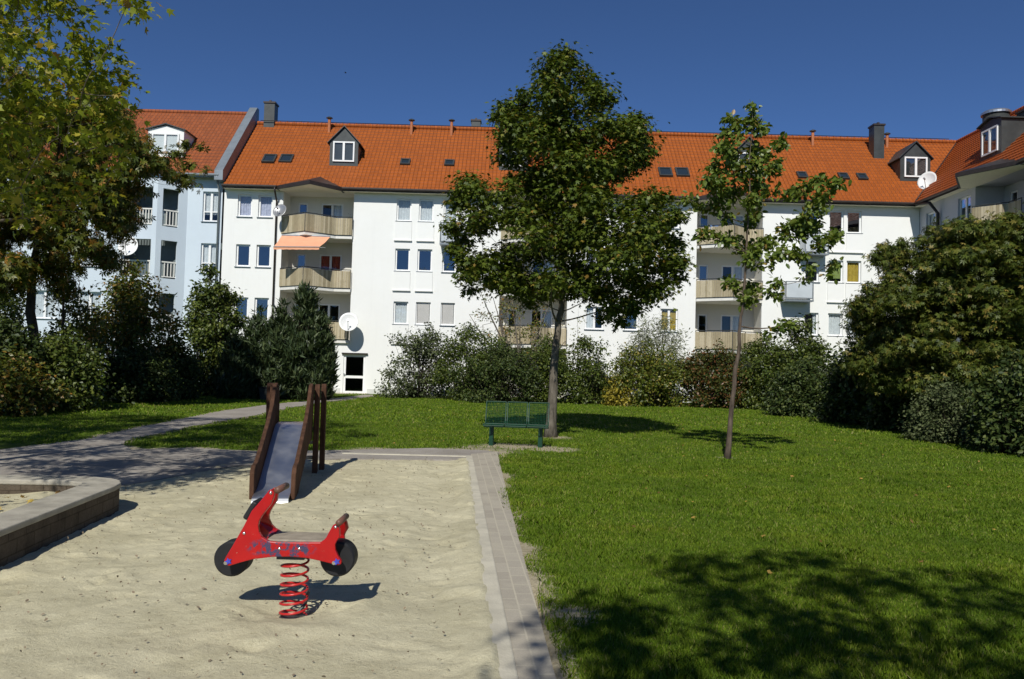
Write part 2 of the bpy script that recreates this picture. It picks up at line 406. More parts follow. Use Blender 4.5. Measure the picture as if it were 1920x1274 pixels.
def sheet(name, poly, z0, z1, mat):
    m = MB(); m.prism(poly, z0, z1, lambda a, b, h: (a, b, h)); return tag(m.obj(name, mat), kind='structure')
k = N('grey_path')
n1 = k.noise(0.8, 5, 0.6); n2 = k.noise(60, 4, 0.7)
c = k.ramp(n1, [(0.3, (0.30, 0.27, 0.235)), (0.7, (0.42, 0.385, 0.335))])
c = k.mix(0.6, c, k.ramp(n2, [(0.25, (0.55, 0.54, 0.52)), (0.65, (1.1, 1.1, 1.1))]), 'MULTIPLY')
br = k.n('ShaderNodeTexBrick'); k.l(k.coord(), br.inputs['Vector']); br.inputs['Scale'].default_value = 1; br.inputs['Brick Width'].default_value = 0.2
br.inputs['Row Height'].default_value = 0.1; br.inputs['Mortar Size'].default_value = 0.006
br.inputs['Color1'].default_value = (1, 1, 1, 1); br.inputs['Color2'].default_value = (0.85, 0.83, 0.83, 1); br.inputs['Mortar'].default_value = (0.8, 0.78, 0.7, 1)
c = k.mix(0.8, c, br.outputs[0], 'MULTIPLY')
k.set(c, 0.9, 0, 0.15); k.bump(n2, 0.5, 0.01)
sheet('path', PAVE, -0.02, 0.046, k.m)
k = N('brick_paving')
rot = k.n('ShaderNodeMapping'); rot.inputs['Rotation'].default_value = (0, 0, R(90) - math.atan(0.0715)); 
rot.inputs['Rotation'].default_value = (0, 0, -(R(90) + math.atan(0.0715))); k.l(k.coord(), rot.inputs[0])
br = k.n('ShaderNodeTexBrick'); k.l(rot.outputs[0], br.inputs['Vector']); br.inputs['Scale'].default_value = 1; br.inputs['Brick Width'].default_value = 0.24
br.inputs['Row Height'].default_value = 0.116; br.inputs['Mortar Size'].default_value = 0.007; br.inputs['Mortar Smooth'].default_value = 0.4
br.inputs['Color1'].default_value = (0.365, 0.325, 0.258, 1); br.inputs['Color2'].default_value = (0.43, 0.385, 0.305, 1); br.inputs['Mortar'].default_value = (0.50, 0.45, 0.34, 1)
n1 = k.noise(3, 5, 0.65); n2 = k.noise(120, 4, 0.7)
c = k.mix(k.ramp(n1, [(0.5, (0, 0, 0)), (0.72, (0.75, 0.75, 0.75))]), br.outputs[0], (0.47, 0.42, 0.32))
c = k.mix(0.5, c, k.ramp(n2, [(0.25, (0.6, 0.6, 0.6)), (0.65, (1.08, 1.08, 1.08))]), 'MULTIPLY')
k.set(c, 0.9, 0, 0.15); k.bump(br.outputs['Fac'], -0.5, 0.008)
p1 = off(KERB_L, 0.12); p2 = off_var(KERB_L, (.29, .31, .42, .56))
p1[-1] = (p1[-1][0] - 0.05, 14.35); p2[-1] = (p2[-1][0] - 0.03, 14.9)
sheet('brick_path', p1 + p2[::-1], -0.12, 0.055, k.m)
# concrete kerb with a little sand blown over it
k0 = off(KERB_L, 0.0); k1 = off(KERB_L, 0.12)
MAT['kerb'] = m_plain('sandy_concrete', (0.50, 0.46, 0.36), 0.9, var=0.16, scale=5, bump=0.4, spec=0.1)
m = MB(); m.prism(k0 + k1[::-1], -0.1, 0.066, lambda a, b, h: (a, b, h)); kb = m.obj('kerb', 'kerb'); bevel(kb, 0.012); tag(kb, kind='structure')
m = MB(); m.prism([(-0.75, 13.95), (-0.63, 13.95), (-0.655, 14.07), (-2.9, 14.02), (-2.9, 13.9)], -0.1, 0.058, lambda a, b, h: (a, b, h)); kb = m.obj('kerb', 'kerb'); bevel(kb, 0.012); tag(kb, kind='structure')

# grass blades
def m_grass():
    k = N('grass_blades')
    g = k.n('ShaderNodeNewGeometry')
    c = k.ramp(g.outputs['Random Per Island'], [(0, (0.078, 0.136, 0.007)), (0.5, (0.130, 0.203, 0.012)), (0.9, (0.195, 0.245, 0.026)), (1, (0.31, 0.27, 0.11))])
    n = k.noise(0.7, 4, 0.6)
    c = k.mix(0.8, c, k.ramp(n, [(0.28, (0.55, 0.66, 0.55)), (0.5, (0.95, 1.0, 0.9)), (0.72, (1.30, 1.12, 1.15))]), 'MULTIPLY')
    c = k.mix(0.7, c, k.ramp(k.noise(2.6, 4, 0.65), [(0.33, (0.62, 0.72, 0.6)), (0.62, (1.12, 1.08, 1.0))]), 'MULTIPLY')
    k.set(c, 0.6, 0, 0.15)
    tr = k.n('ShaderNodeBsdfTranslucent'); k.l(c, tr.inputs[0])
    mx = k.n('ShaderNodeMixShader'); mx.inputs[0].default_value = 0.2
    k.l(k.b.outputs[0], mx.inputs[1]); k.l(tr.outputs[0], mx.inputs[2]); k.l(mx.outputs[0], k.out.inputs[0]); return k.m
MAT['grass'] = m_grass()
def grass_points(n, x0, x1, y0, y1):
    x = rng.uniform(x0, x1, n); y = rng.uniform(y0, y1, n)
    px = 960 + FPX * x / y
    k = (px > -300) & (px < 2400); x, y = x[k], y[k]
    d = np.minimum(np.minimum(sdist(SAND, x, y), sdist(BR_POLY, x, y)), sdist(PAVE, x, y))
    ragged = -0.08 + 0.20 * vnoise(x, y, 0.55) * vnoise(x, y, 1.9) * 2 + 0.12 * (rng.random(len(x)) - .5)
    k = (d > ragged) & ((x + .05 + (y - 4.16) * .0715 > .36) | (y > 14.2)); x, y, d = x[k], y[k], d[k]
    b = np.zeros(len(x))
    for (bx, by, br) in [(0.15, 16.2, 0.9), (0.75, 16.0, 0.8), (1.05, 18.6, 0.6), (4.1, 15.0, 0.3), (0.42, 5.2, 0.26), (-0.3, 15.6, 0.9), (-2.5, 15.0, 0.6)]:
        b = np.maximum(b, np.clip(1.2 - np.hypot(x - bx, y - by) / br, 0, 1))
    k = rng.random(len(x)) > b * 0.92
    return x[k], y[k]
GV = []; GL = []; GT = []; gofs = 0
for (n, x0, x1, y0, y1, h, wd) in [(330000, -1, 8.0, 3.2, 8, 0.036, 0.0032), (280000, -1.2, 14, 8, 14, 0.038, 0.0050), (210000, -14, 22, 12, 22, 0.042, 0.009), (150000, -22, 36, 22, 42.6, 0.055, 0.019)]:
    x, y = grass_points(n, x0, x1, y0, y1); n = len(x)
    z = lawn_z(x, y) - 0.006
    tuft = vnoise(x, y, 2.2) * vnoise(x, y, 7)
    hh = h * rng.uniform(0.5, 1.25, n) * (0.55 + 1.5 * tuft); th = rng.uniform(0, 2 * math.pi, n); le = rng.uniform(0.1, 0.9, n); la = rng.uniform(0, 2 * math.pi, n)
    ww = wd * rng.uniform(0.7, 1.3, n)
    dx, dy = np.cos(th) * ww, np.sin(th) * ww; lx, ly = np.cos(la) * le * hh, np.sin(la) * le * hh
    V = np.stack([np.stack([x - dx, y - dy, z], -1), np.stack([x + dx, y + dy, z], -1),
                  np.stack([x + dx * .7 + lx * .35, y + dy * .7 + ly * .35, z + hh * .6], -1), np.stack([x + lx, y + ly, z + hh], -1), np.stack([x - dx * .7 + lx * .35, y - dy * .7 + ly * .35, z + hh * .6], -1)], 1).reshape(-1, 3)
    GV.append(V); GL.append((np.arange(n * 5) + gofs)); GT.append(np.full(n, 5)); gofs += n * 5
me = np_mesh('lawn_grass', np.concatenate(GV), np.concatenate(GL), np.concatenate(GT))
tag(link('lawn_grass', me, 'grass'), 'short green grass covering the lawn around the playground', 'grass', kind='stuff')

# ================================================================== LEAVES
def T_leaf():
    return np.array([(0, 0, 0), (.30, .27, .05), (.68, .24, .04), (1, 0, -.05), (.68, -.24, .04), (.30, -.27, .05), (.5, 0, -.02)]), [(0, 6, 2, 1), (6, 3, 2), (0, 5, 4, 6), (6, 4, 3)]
def T_diamond():
    return np.array([(0, 0, 0), (.5, .3, .06), (1, 0, 0), (.5, -.3, .06)]), [(0, 2, 1), (0, 3, 2)]
def T_maple():
    pts = []
    lobes = [(-125, .50), (-62, .85), (0, 1.0), (62, .85), (125, .50)]
    V = [(0, 0, 0)]
    for i, (a, r) in enumerate(lobes):
        V.append((r * math.cos(R(a)) * .62 + .32, r * math.sin(R(a)) * .62, -.07 * r))
        if i < 4:
            b = (a + lobes[i + 1][0]) / 2; V.append((.30 * math.cos(R(b)) * .75 + .32, .30 * math.sin(R(b)) * .75, .02))
    V = np.array(V); c = len(V); V = np.vstack([V, [(.32, 0, .03)]])
    F = [(c, i, i + 1) for i in range(0, c - 1)] + [(c, c - 1, 0)]
    return V, F
def T_palm():
    V = [(0, 0, 0)]; F = []
    for a, L in ((-95, .6), (-48, .9), (0, 1.0), (48, .9), (95, .6)):
        ca, sa = math.cos(R(a)), math.sin(R(a)); o = len(V)
        for (u, v, z) in ((.55 * L, .17 * L, -.03), (L, 0, -.20 * L), (.55 * L, -.17 * L, -.03)):
            V.append((u * ca - v * sa, u * sa + v * ca, z))
        F.append((0, o + 2, o + 1, o))
    return np.array(V), F
def T_spray():
    return np.array([(0, 0, 0), (.45, .11, .03), (1, 0, 0), (.45, -.11, .03)]), [(0, 3, 2, 1)]
TPL = dict(leaf=T_leaf(), diamond=T_diamond(), maple=T_maple(), palm=T_palm(), spray=T_spray())

def leaves_mesh(P, Nn, D, S_, tpl):
    V, Fc = TPL[tpl]
    Nn = Nn / (np.linalg.norm(Nn, axis=1, keepdims=True) + 1e-9)
    D = D - Nn * np.sum(D * Nn, 1, keepdims=True); D = D / (np.linalg.norm(D, axis=1, keepdims=True) + 1e-9)
    B = np.cross(Nn, D)
    W = P[:, None, :] + S_[:, None, None] * (V[None, :, 0, None] * D[:, None, :] + V[None, :, 1, None] * B[:, None, :] + V[None, :, 2, None] * Nn[:, None, :])
    n, kv = len(P), len(V)
    loops = np.concatenate([np.array(f) for f in Fc]); tot = np.array([len(f) for f in Fc])
    L = (loops[None, :] + (np.arange(n) * kv)[:, None]).ravel()
    return np_mesh('crown', W.reshape(-1, 3), L, np.tile(tot, n))

def scatter(clumps, dens, size, up=0.7, outw=0.6, rnd=0.7, droop=0.25, shell=2.4, twig=0.0, dirup=None):
    """leaf positions in ellipsoid clumps; dens = leaves per square metre of clump cross-section"""
    Ps, Ns, Ds, Ss = [], [], [], []
    for (c, r) in clumps:
        r = np.asarray(r, float); n = max(6, int(dens * math.pi * r[0] * max(r[2], r[1] * .5)))
        v = rng.normal(size=(n, 3)); v /= np.linalg.norm(v, axis=1, keepdims=True)
        q = v * (rng.random(n) ** (1 / shell))[:, None]
        q *= 1 + 0.25 * rng.normal(size=(n, 1))
        p = np.asarray(c) + q * r
        nn = v * outw + np.array([0, 0, up]) + rng.normal(size=(n, 3)) * rnd
        d = rng.normal(size=(n, 3)) + v * 0.8 + np.array([0, 0, -droop * 2])
        if dirup is not None: d = rng.normal(size=(n, 3)) * 0.35 + v * 0.35 + np.array([0, 0, dirup]); nn = v + rng.normal(size=(n, 3)) * 0.6
        Ps.append(p); Ns.append(nn); Ds.append(d); Ss.append(size * rng.uniform(.6, 1.25, n))
    return np.concatenate(Ps), np.concatenate(Ns), np.concatenate(Ds), np.concatenate(Ss)

def along(path, t):
    path = [np.array(p, float) for p in path]
    t = min(max(t, 0), 1) * (len(path) - 1); i = min(int(t), len(path) - 2); return path[i] + (path[i + 1] - path[i]) * (t - i)
def limb(m, a, b, r0, r1, sag=0.12, n=6, sides=6):
    a, b = np.asarray(a, float), np.asarray(b, float); L = np.linalg.norm(b - a)
    j = rng.normal(size=3) * 0.05 * L
    pts = [a + (b - a) * t + np.array([0, 0, sag * L]) * math.sin(math.pi * t) * (1 - t) + j * math.sin(math.pi * t) for t in np.linspace(0, 1, n)]
    m.tube(pts, list(np.linspace(r0, r1, n)), sides)
    return pts
def tree(name, label, cat, trunk, rad, clumps, leafmat, tpl, dens, size, bark='bark', group=None, zlow=0.3, skip=1, twigs=2, leafy=0, **kw):
    base = trunk[0]
    t = empty(name, (base[0], base[1], 0), label, cat, group)
    # smooth trunk
    n = 26; T = [along(trunk, q) for q in np.linspace(0, 1, n)]
    for i in range(1, n - 1): T[i] = T[i] + rng.normal(size=3) * np.array([.012, .012, 0])
    zs = np.array([p[2] for p in T])
    rr = [rad * (1 - .93 * (i / (n - 1)) ** 0.85) + 0.45 * rad * math.exp(-i * 1.6) for i in range(n)]
    m = MB(); m.tube(T, rr, 12)
    H = zs[-1]; extra = []
    NP = [p for p in T if p[2] > zlow * H]; NR = [r_ for p, r_ in zip(T, rr) if p[2] > zlow * H]; NH = [0.0] * len(NP)
    order = sorted(range(len(clumps)), key=lambda i: np.min(np.hypot(np.array([p[0] for p in T]) - clumps[i][0][0], np.array([p[1] for p in T]) - clumps[i][0][1])))
    for q_, i in enumerate(order):
        if not skip or q_ % skip: continue
        c, r = np.asarray(clumps[i][0], float), np.asarray(clumps[i][1], float)
        P_ = np.array(NP); dv = c - P_; L_ = np.linalg.norm(dv, axis=1); hd = np.hypot(dv[:, 0], dv[:, 1])
        cost = L_ + np.array(NH) * .35 + 1.6 * np.clip(.35 * hd - dv[:, 2], 0, 9)
        j = int(np.argmin(cost)); r0 = max(.005, min(NR[j] * .7, .007 + .010 * L_[j]))
        if L_[j] < .15: continue
        pts = limb(m, NP[j], c, r0, max(.003, r0 * .35), sag=-.10, n=7)
        for a_ in range(2, 7): NP.append(pts[a_]); NR.append(r0 * (1 - .65 * a_ / 6)); NH.append(NH[j] + L_[j] * a_ / 6)
        for _ in range(twigs):
            v = rng.normal(size=3); v /= np.linalg.norm(v)
            m.tube([pts[-2], pts[-1] * .5 + (c + v * r * .5) * .5, c + v * r * .95], [.006, .004, .002], 4)
        if leafy:
            for a_ in (3, 4, 5): extra.append((pts[a_] + rng.normal(size=3) * .05, (leafy, leafy, leafy)))
    clumps = list(clumps) + extra
    m.obj('trunk', bark, t, True)
    me = leaves_mesh(*scatter(clumps, dens, size, **kw), tpl)
    link('crown', me, leafmat, t)
    return t
def px_clumps(lst, Y, half, flat=0.75, double=True, jit=0.25):
    """(x, y, r) measured on the photo become clumps in the round, spread through the crown's depth"""
    out = []
    xs_ = [l[0] for l in lst]
    for (x, y, r) in lst:
        for s in ((-1, 1) if double else (0,)):
            d = half(x, y) * (rng.uniform(.05, .95) * s if s else rng.uniform(-1, 1))
            p = at(x, y, Y); rr = r * Y / FPX
            p = p + np.array([0, d, 0])
            p[0] += rng.normal() * rr * jit; p[2] += rng.normal() * rr * jit
            q = rr * rng.uniform(.85, 1.15)
            out.append((p, (q, q * 1.1, q * flat)))
    return out
def row_clumps(rows, Y, half, n, r0, r1, flat=0.75):
    """clumps filling an outline given as (y, xl, xr) rows"""
    out = []; ya = np.array([r[0] for r in rows], float); xl = np.array([r[1] for r in rows], float); xr = np.array([r[2] for r in rows], float)
    wts = np.interp(np.linspace(ya[0], ya[-1], 200), ya, xr - xl); wts /= wts.sum()
    for _ in range(n):
        y = rng.choice(np.linspace(ya[0], ya[-1], 200), p=wts); a, b = np.interp(y, ya, xl), np.interp(y, ya, xr)
        r = rng.uniform(r0, r1); rp = r * FPX / Y * .8
        x = rng.uniform(a + min(rp, (b - a) / 2), b - min(rp, (b - a) / 2)) if b - a > 1 else a
        u = 2 * (x - a) / max(b - a, 1) - 1
        d = half * math.sqrt(max(0.05, 1 - u * u)) * rng.uniform(-1, 1)
        out.append((at(x, y, Y) + np.array([0, d, 0]), (r, r, r * flat)))
    return out

LM = {}
LM['maple'] = m_leaf('maple_leaves', [(0, (.036, .060, .007)), (.5, (.085, .122, .012)), (.87, (.135, .17, .020)), (.97, (.20, .18, .027)), (1, (.26, .15, .03))], rough=.5, spec=.3)
LM['cherry'] = m_leaf('cherry_leaves', [(0, (.065, .105, .012)), (.6, (.145, .200, .028)), (.93, (.22, .26, .05)), (1, (.32, .19, .05))], trans=0.32)
LM['near'] = m_leaf('near_maple_leaves', [(0, (.085, .125, .010)), (.5, (.21, .26, .020)), (.85, (.35, .36, .034)), (.96, (.42, .34, .05)), (1, (.36, .20, .04))], trans=0.42, rough=.5, spec=.3)
LM['brown'] = m_leaf('autumn_leaves', [(0, (.055, .080, .011)), (.55, (.118, .145, .019)), (.78, (.18, .16, .025)), (.92, (.27, .15, .028)), (1, (.40, .19, .036))], trans=0.3)
LM['chestnut'] = m_leaf('chestnut_leaves', [(0, (.042, .062, .010)), (.55, (.092, .122, .017)), (.85, (.145, .152, .023)), (.96, (.20, .155, .030)), (1, (.28, .22, .05))], rough=0.5, spec=.3)
LM['dark'] = m_leaf('dark_leaves', [(0, (.020, .036, .009)), (.6, (.052, .078, .017)), (1, (.105, .125, .032))], trans=0.15, spec=.25, rough=.5)
LM['mid'] = m_leaf('green_leaves', [(0, (.036, .060, .009)), (.6, (.088, .122, .018)), (1, (.16, .18, .035))])
LM['yellow'] = m_leaf('yellow_green_leaves', [(0, (.06, .085, .010)), (.6, (.12, .15, .018)), (.9, (.22, .20, .03)), (1, (.32, .22, .05))])
LM['silver'] = m_leaf('silvery_leaves', [(0, (.036, .050, .018)), (.6, (.088, .110, .042)), (1, (.155, .175, .08))], trans=0.15, spec=.15, rough=.6)
LM['willow'] = m_leaf('grey_willow_leaves', [(0, (.12, .14, .08)), (.6, (.22, .24, .15)), (1, (.33, .34, .24))])
LM['yew'] = m_leaf('yew_needles', [(0, (.020, .036, .012)), (.6, (.046, .072, .022)), (1, (.090, .115, .04))], trans=0.1, rough=0.55)
LM['reddish'] = m_leaf('reddish_leaves', [(0, (.035, .055, .010)), (.6, (.080, .095, .018)), (.85, (.15, .08, .025)), (1, (.22, .08, .03))])
LM['gold'] = m_leaf('golden_leaves', [(0, (.18, .15, .015)), (.6, (.34, .28, .03)), (1, (.45, .36, .06))])

def bush(name, label, x0, x1, ytop, Y, leafmat, tpl='diamond', size=0.12, dens=150, n=26, depth=None, bark='bark_dark', r=(0.35, 0.6), rows=None, group=None, loose=1.0, cat='shrub', low=0.0, **kw):
    a = at(x0, 700, Y); b = at(x1, 700, Y); top = at((x0 + x1) / 2, ytop, Y)[2]
    cx, hw = (a[0] + b[0]) / 2, (b[0] - a[0]) / 2
    dh = depth if depth else min(hw, 1.3)
    t = empty(name, (cx, Y, 0), label, cat, group)
    cl = []
    n = int(n * 1.75); dens = dens * 2.3; size = size * 1.06
    for i in range(n):
        rr = rng.uniform(*r)
        while True:
            u, v, q = rng.uniform(-1, 1), rng.uniform(-1, 1), rng.uniform(low, 1)
            prof = 1 if rows is None else np.interp(q, [k_[0] for k_ in rows], [k_[1] for k_ in rows])
            if rows is None and u * u + v * v + max(0, q - .35) ** 2 / .42 > 1: continue
            if rows is not None and u * u + v * v > prof * prof: continue
            break
        cl.append((np.array([cx + u * max(hw - rr * .6, .1), Y + v * dh, max(rr * .5, q * (top - rr * .35))]), (rr, rr, rr * .8)))
    # the outline's top is kept
    cl.append((np.array([cx + rng.uniform(-.2, .2) * hw, Y, top - r[0] * .6]), (r[0] * .8,) * 3))
    m = MB()
    for (c, rr) in cl:
        s0 = np.array([cx + (c[0] - cx) * .25 + rng.normal() * .08, Y + (c[1] - Y) * .25, -0.03])
        limb(m, s0, c, 0.012 + 0.006 * c[2], 0.004, sag=0.05, n=5, sides=5)
        for _ in range(2):
            v = rng.normal(size=3); v /= np.linalg.norm(v); m.tube([c, c + v * np.asarray(rr) * 1.15], [.005, .002], 4)
    m.obj('stems', bark, t, True)
    me = leaves_mesh(*scatter(cl, dens * loose, size, **kw), tpl); me.name = 'foliage'
    link('foliage', me, leafmat, t)
    return t

# ================================================================== BUILDINGS
D = 43.3
TM = lambda u, d, z: (u, D + d, z)                 # main facade, faces the camera
XW = 22.12
TW = lambda u, d, z: (XW + d, -u, z)               # wing, faces -X; u = -Y
XL = -17.95
TS = lambda u, d, z: (-19.15 + .768 * u - .640 * d, 42.3 + .640 * u + .768 * d, z)     # splayed side of the blue bay
TF = lambda u, d, z: (u, 42.3 + d, z)              # front of the blue bay
def shift(T, dd): return lambda u, d, z: T(u, d + dd, z)

def wall_open(m, T, u0, u1, z0, z1, ops, reveal=0.18):
    us = sorted({u0, u1, *[v for o in ops for v in o[:2] if u0 < v < u1]}); zs = sorted({z0, z1, *[v for o in ops for v in o[2:] if z0 < v < z1]})
    for a, b in zip(us, us[1:]):
        for c, d in zip(zs, zs[1:]):
            cu, cz = (a + b) / 2, (c + d) / 2
            if any(o[0] < cu < o[1] and o[2] < cz < o[3] for o in ops): continue
            m.quad(T(a, 0, c), T(b, 0, c), T(b, 0, d), T(a, 0, d))
    for (a, b, c, d) in ops:
        rv = reveal
        m.quad(T(a, 0, c), T(a, rv, c), T(a, rv, d), T(a, 0, d)); m.quad(T(b, 0, d), T(b, rv, d), T(b, rv, c), T(b, 0, c))
        m.quad(T(a, 0, d), T(a, rv, d), T(b, rv, d), T(b, 0, d)); m.quad(T(a, 0, c), T(b, 0, c), T(b, rv, c), T(a, rv, c))

def win(par, T, u0, u1, z0, z1, mull=True, transom=None, curtain=None, half=None, sill=True, panel=None, name='window', dep=0.11, fw=0.08, label=None, ajar=False, drop=1.0):
    m = MB(); a, b, c, d = u0 + .004, u1 - .004, z0 + .004, z1 - .004
    d0, d1 = dep, dep + .06
    m.box(a, a + fw, d0, d1, c, d, T); m.box(b - fw, b, d0, d1, c, d, T)
    m.box(a + fw, b - fw, d0 + .002, d1, c, c + fw, T); m.box(a + fw, b - fw, d0 + .002, d1, d - fw, d, T)
    if mull:
        mu = (u0 + u1) / 2; m.box(mu - fw * .75, mu + fw * .75, d0 - .006, d1, c + fw, d - fw, T)
    if transom:
        zt = c + transom; m.box(a + fw, b - fw, d0 + .004, d1 - .002, zt - .03, zt + .03, T)
    f = m.obj(name, 'pvc', par)
    if label: f['label'] = label
    g = MB(); g.quad(T(a + fw * .5, d0 + .035, c + fw * .5), T(b - fw * .5, d0 + .035, c + fw * .5), T(b - fw * .5, d0 + .035, d - fw * .5), T(a + fw * .5, d0 + .035, d - fw * .5))
    g.obj('pane', 'glass' if curtain else 'glass_blue', f)
    if curtain:
        g = MB()
        ua, ub = (a, b) if half is None else ((a, a + (b - a) * half) if half > 0 else (b + (b - a) * half, b))
        cz = c + (d - c) * (1 - drop)
        nseg = max(6, int((ub - ua) / .035)); P = []
        for i in range(nseg + 1):
            uu = ua + (ub - ua) * i / nseg; dd = d1 + .05 + (.018 * math.sin(i * 1.7) + .008 * math.sin(i * 2.9 + u0) if curtain != 'shutter' else 0)
            P += [T(uu, dd, cz), T(uu, dd, d)]
        g.add(P, [(2 * i, 2 * i + 2, 2 * i + 3, 2 * i + 1) for i in range(nseg)])
        if curtain == 'shutter':
            g = MB(); zz = c + fw
            while zz < d - fw: g.box(a + fw * .6, b - fw * .6, d0 + .0, d0 + .02, zz, zz + .046, T); zz += .052
        g.obj('roller_shutter' if curtain == 'shutter' else 'curtain', curtain, f)
    if sill:
        g = MB(); g.box(u0 - .05, u1 + .05, -.07, dep - .002, z0 - .035, z0 - .004, T); g.obj('sill', 'metal_grey', f)
    if panel:
        g = MB(); g.box(u0 - .06, u1 + .06, -.05, -.002, z0 - panel, z0 - .05, T); g.box(u0 - .09, u1 + .09, -.11, -.002, z0 - panel - .05, z0 - panel - .002, T)
        g.obj('panel', 'white', f)
    return f

def profile_pts(u0, u1, uc, proj, u2=None):
    return [(u0, -.10), (uc, -proj), (u2 if u2 else (uc + u1) / 2 + .4, -.16), (u1, -.16)]
def balcony(par, T, u0, u1, z, pr, depth=1.4, label=None):
    """z = underside of the slab"""
    m = MB(); poly = pr + [(u1, depth - .004), (u0, depth - .004)]
    m.prism(poly, z, z + .17, T); s = m.obj('balcony', 'slab', par); 
    if label: s['label'] = label
    m = MB()
    for i in range(len(pr) - 1):
        a, b = np.array(pr[i]), np.array(pr[i + 1]); L = np.linalg.norm(b - a); t = (b - a) / L; nrm = np.array([t[1], -t[0]]); 
        n = max(1, int(round(L / .128)))
        for j in range(n):
            p = a + (b - a) * (j / n) + nrm * .02; q = a + (b - a) * ((j + 1) / n - .012 / L) + nrm * .02
            h = z + 1.12 + random.uniform(-.006, .006); w2 = nrm * .022; lo = z + .19
            m.add([T(*p, lo), T(*q, lo), T(*q, h), T(*p, h), T(*(p + w2), lo), T(*(q + w2), lo), T(*(q + w2), h), T(*(p + w2), h)],
                  [(0, 1, 2, 3), (7, 6, 5, 4), (0, 4, 5, 1), (2, 6, 7, 3), (0, 3, 7, 4), (1, 5, 6, 2)])
    m.obj('railing', 'boards', s)
    m = MB()
    for a, b in zip(pr, pr[1:]):
        m.cyl(T(*a, z + 1.19), T(*b, z + 1.19), .025, 8);
    for a in pr: m.cyl(T(*a, z + .17), T(*a, z + 1.19), .02, 6)
    m.obj('handrail', 'metal_dark', s)
    m = MB()
    for a, b in zip(pr, pr[1:]): m.cyl(T(a[0], a[1] - .03, z + .19), T(b[0], b[1] - .03, z + .19), .022, 6)
    m.obj('bottom_rail', 'metal_dark', s)
    return s
def canopy(par, T, u0, u1, uc, proj, ze, u2=None):
    pr = [(u0, -.50), (uc, -proj), (u1, -.50)]
    m = MB(); m.prism(pr + [(u1, .1), (u0, .1)], ze - .13, ze + .05, T)
    # raised sheet-metal top running back to the tiles
    pk = T(uc, .25, ze + .78)
    A = [T(*p, ze + .052) for p in pr]
    m.add([A[0], A[1], pk], [(0, 1, 2)]); m.add([A[1], A[2], pk], [(0, 1, 2)])
    c = m.obj('canopy', 'gutter', par)
    m = MB(); m.prism([(u0 + .1, -.44), (uc, -proj + .10), (u1 - .1, -.44), (u1 - .1, .08), (u0 + .1, .08)], ze - .145, ze - .132, T); m.obj('soffit', 'soffit', c)
def stack(par, m, T, u0, u1, uc, u2, slabs, top, proj=1.35):
    """recessed balcony stack: side walls, back wall with a door and a window on every floor"""
    dep = 1.4
    z0 = slabs[0]
    for u in (u0, u1): m.quad(T(u, .182, z0), T(u, dep, z0), T(u, dep, top), T(u, .182, top))
    m.quad(T(u0, .182, top), T(u1, .182, top), T(u1, dep, top), T(u0, dep, top))
    ops = []
    for z in slabs:
        f = z + .17
        ops += [(u0 + .45, u0 + 1.0, f + .75, f + 2.05), (u0 + 1.75, u0 + 3.0, f + .05, f + 2.05)]
    wall_open(m, shift(T, dep), u0, u1, z0, top, ops, .1)
    return ops
def tiles(m, T, d0, d1, ze, tn, ul, ur, row=.34, lift=.055):
    """overlapping tile courses: T(u, d, z), slope d0..d1"""
    n = max(2, int(round((d1 - d0) * math.hypot(1, tn) / row)))
    for i in range(n):
        a = d0 + (d1 - d0) * i / n; b = d0 + (d1 - d0) * (i + 1) / n
        za, zb = ze + tn * (a - d0), ze + tn * (b - d0)
        m.quad(T(ul(a), a, za + lift), T(ur(a), a, za + lift), T(ur(b), b + .02, zb + .004), T(ul(b), b + .02, zb + .004))
        m.quad(T(ul(a), a, za - .01), T(ur(a), a, za - .01), T(ur(a), a, za + lift), T(ul(a), a, za + lift))
TAN = 0.96
def roof_z(d, ze=11.18): return ze + TAN * (d + .5)
def dormer(par, T, uc, d0, hw=.82, h=1.35, pk=.85, ze=11.18, wh=1.15, clad='metal_dark', curtain=None, frame=True):
    zb = roof_z(d0, ze) + .02
    zt, zp = zb + h, zb + h + pk
    de = d0 + h / TAN; dpk = d0 + (h + pk) / TAN + .1
    m = MB()
    m.add([T(uc - hw, d0, zb - .15), T(uc + hw, d0, zb - .15), T(uc + hw, d0, zt), T(uc, d0, zp - .06), T(uc - hw, d0, zt)], [(0, 1, 2, 3, 4)])
    for s in (-1, 1): m.add([T(uc + s * hw, d0, zb - .15), T(uc + s * hw, d0, zt), T(uc + s * hw, de + .2, zt), T(uc + s * hw, d0 + .1, zb - .15)], [(0, 1, 2, 3)])
    x = m.obj('dormer', clad, par)
    m = MB(); ov = .13
    for s in (-1, 1):
        e = [(uc + s * (hw + ov), zt - ov * pk / hw), (uc, zp)]
        P = []
        for o in (0, .055):
            P += [T(e[0][0], d0 - ov, e[0][1] + o), T(e[1][0], d0 - ov, e[1][1] + o), T(e[1][0], dpk, e[1][1] + o), T(e[0][0], de + .05, e[0][1] + o)]
        m.add(P, [(0, 1, 2, 3), (7, 6, 5, 4), (0, 4, 5, 1), (1, 5, 6, 2), (2, 6, 7, 3), (3, 7, 4, 0)])
    m.obj('dormer_roof', 'metal_dark', x)
    win(x, shift(T, d0 - .19), uc - hw * .76, uc + hw * .76, zb + .2, zb + .2 + wh, curtain=curtain, sill=False, dep=.11)
    return x
def roofpt(T, ze=11.18):
    c, s = 1 / math.hypot(1, TAN), TAN / math.hypot(1, TAN)
    return lambda u, q, h: T(u, -.5 + q * c - h * s, ze + q * s + h * c)
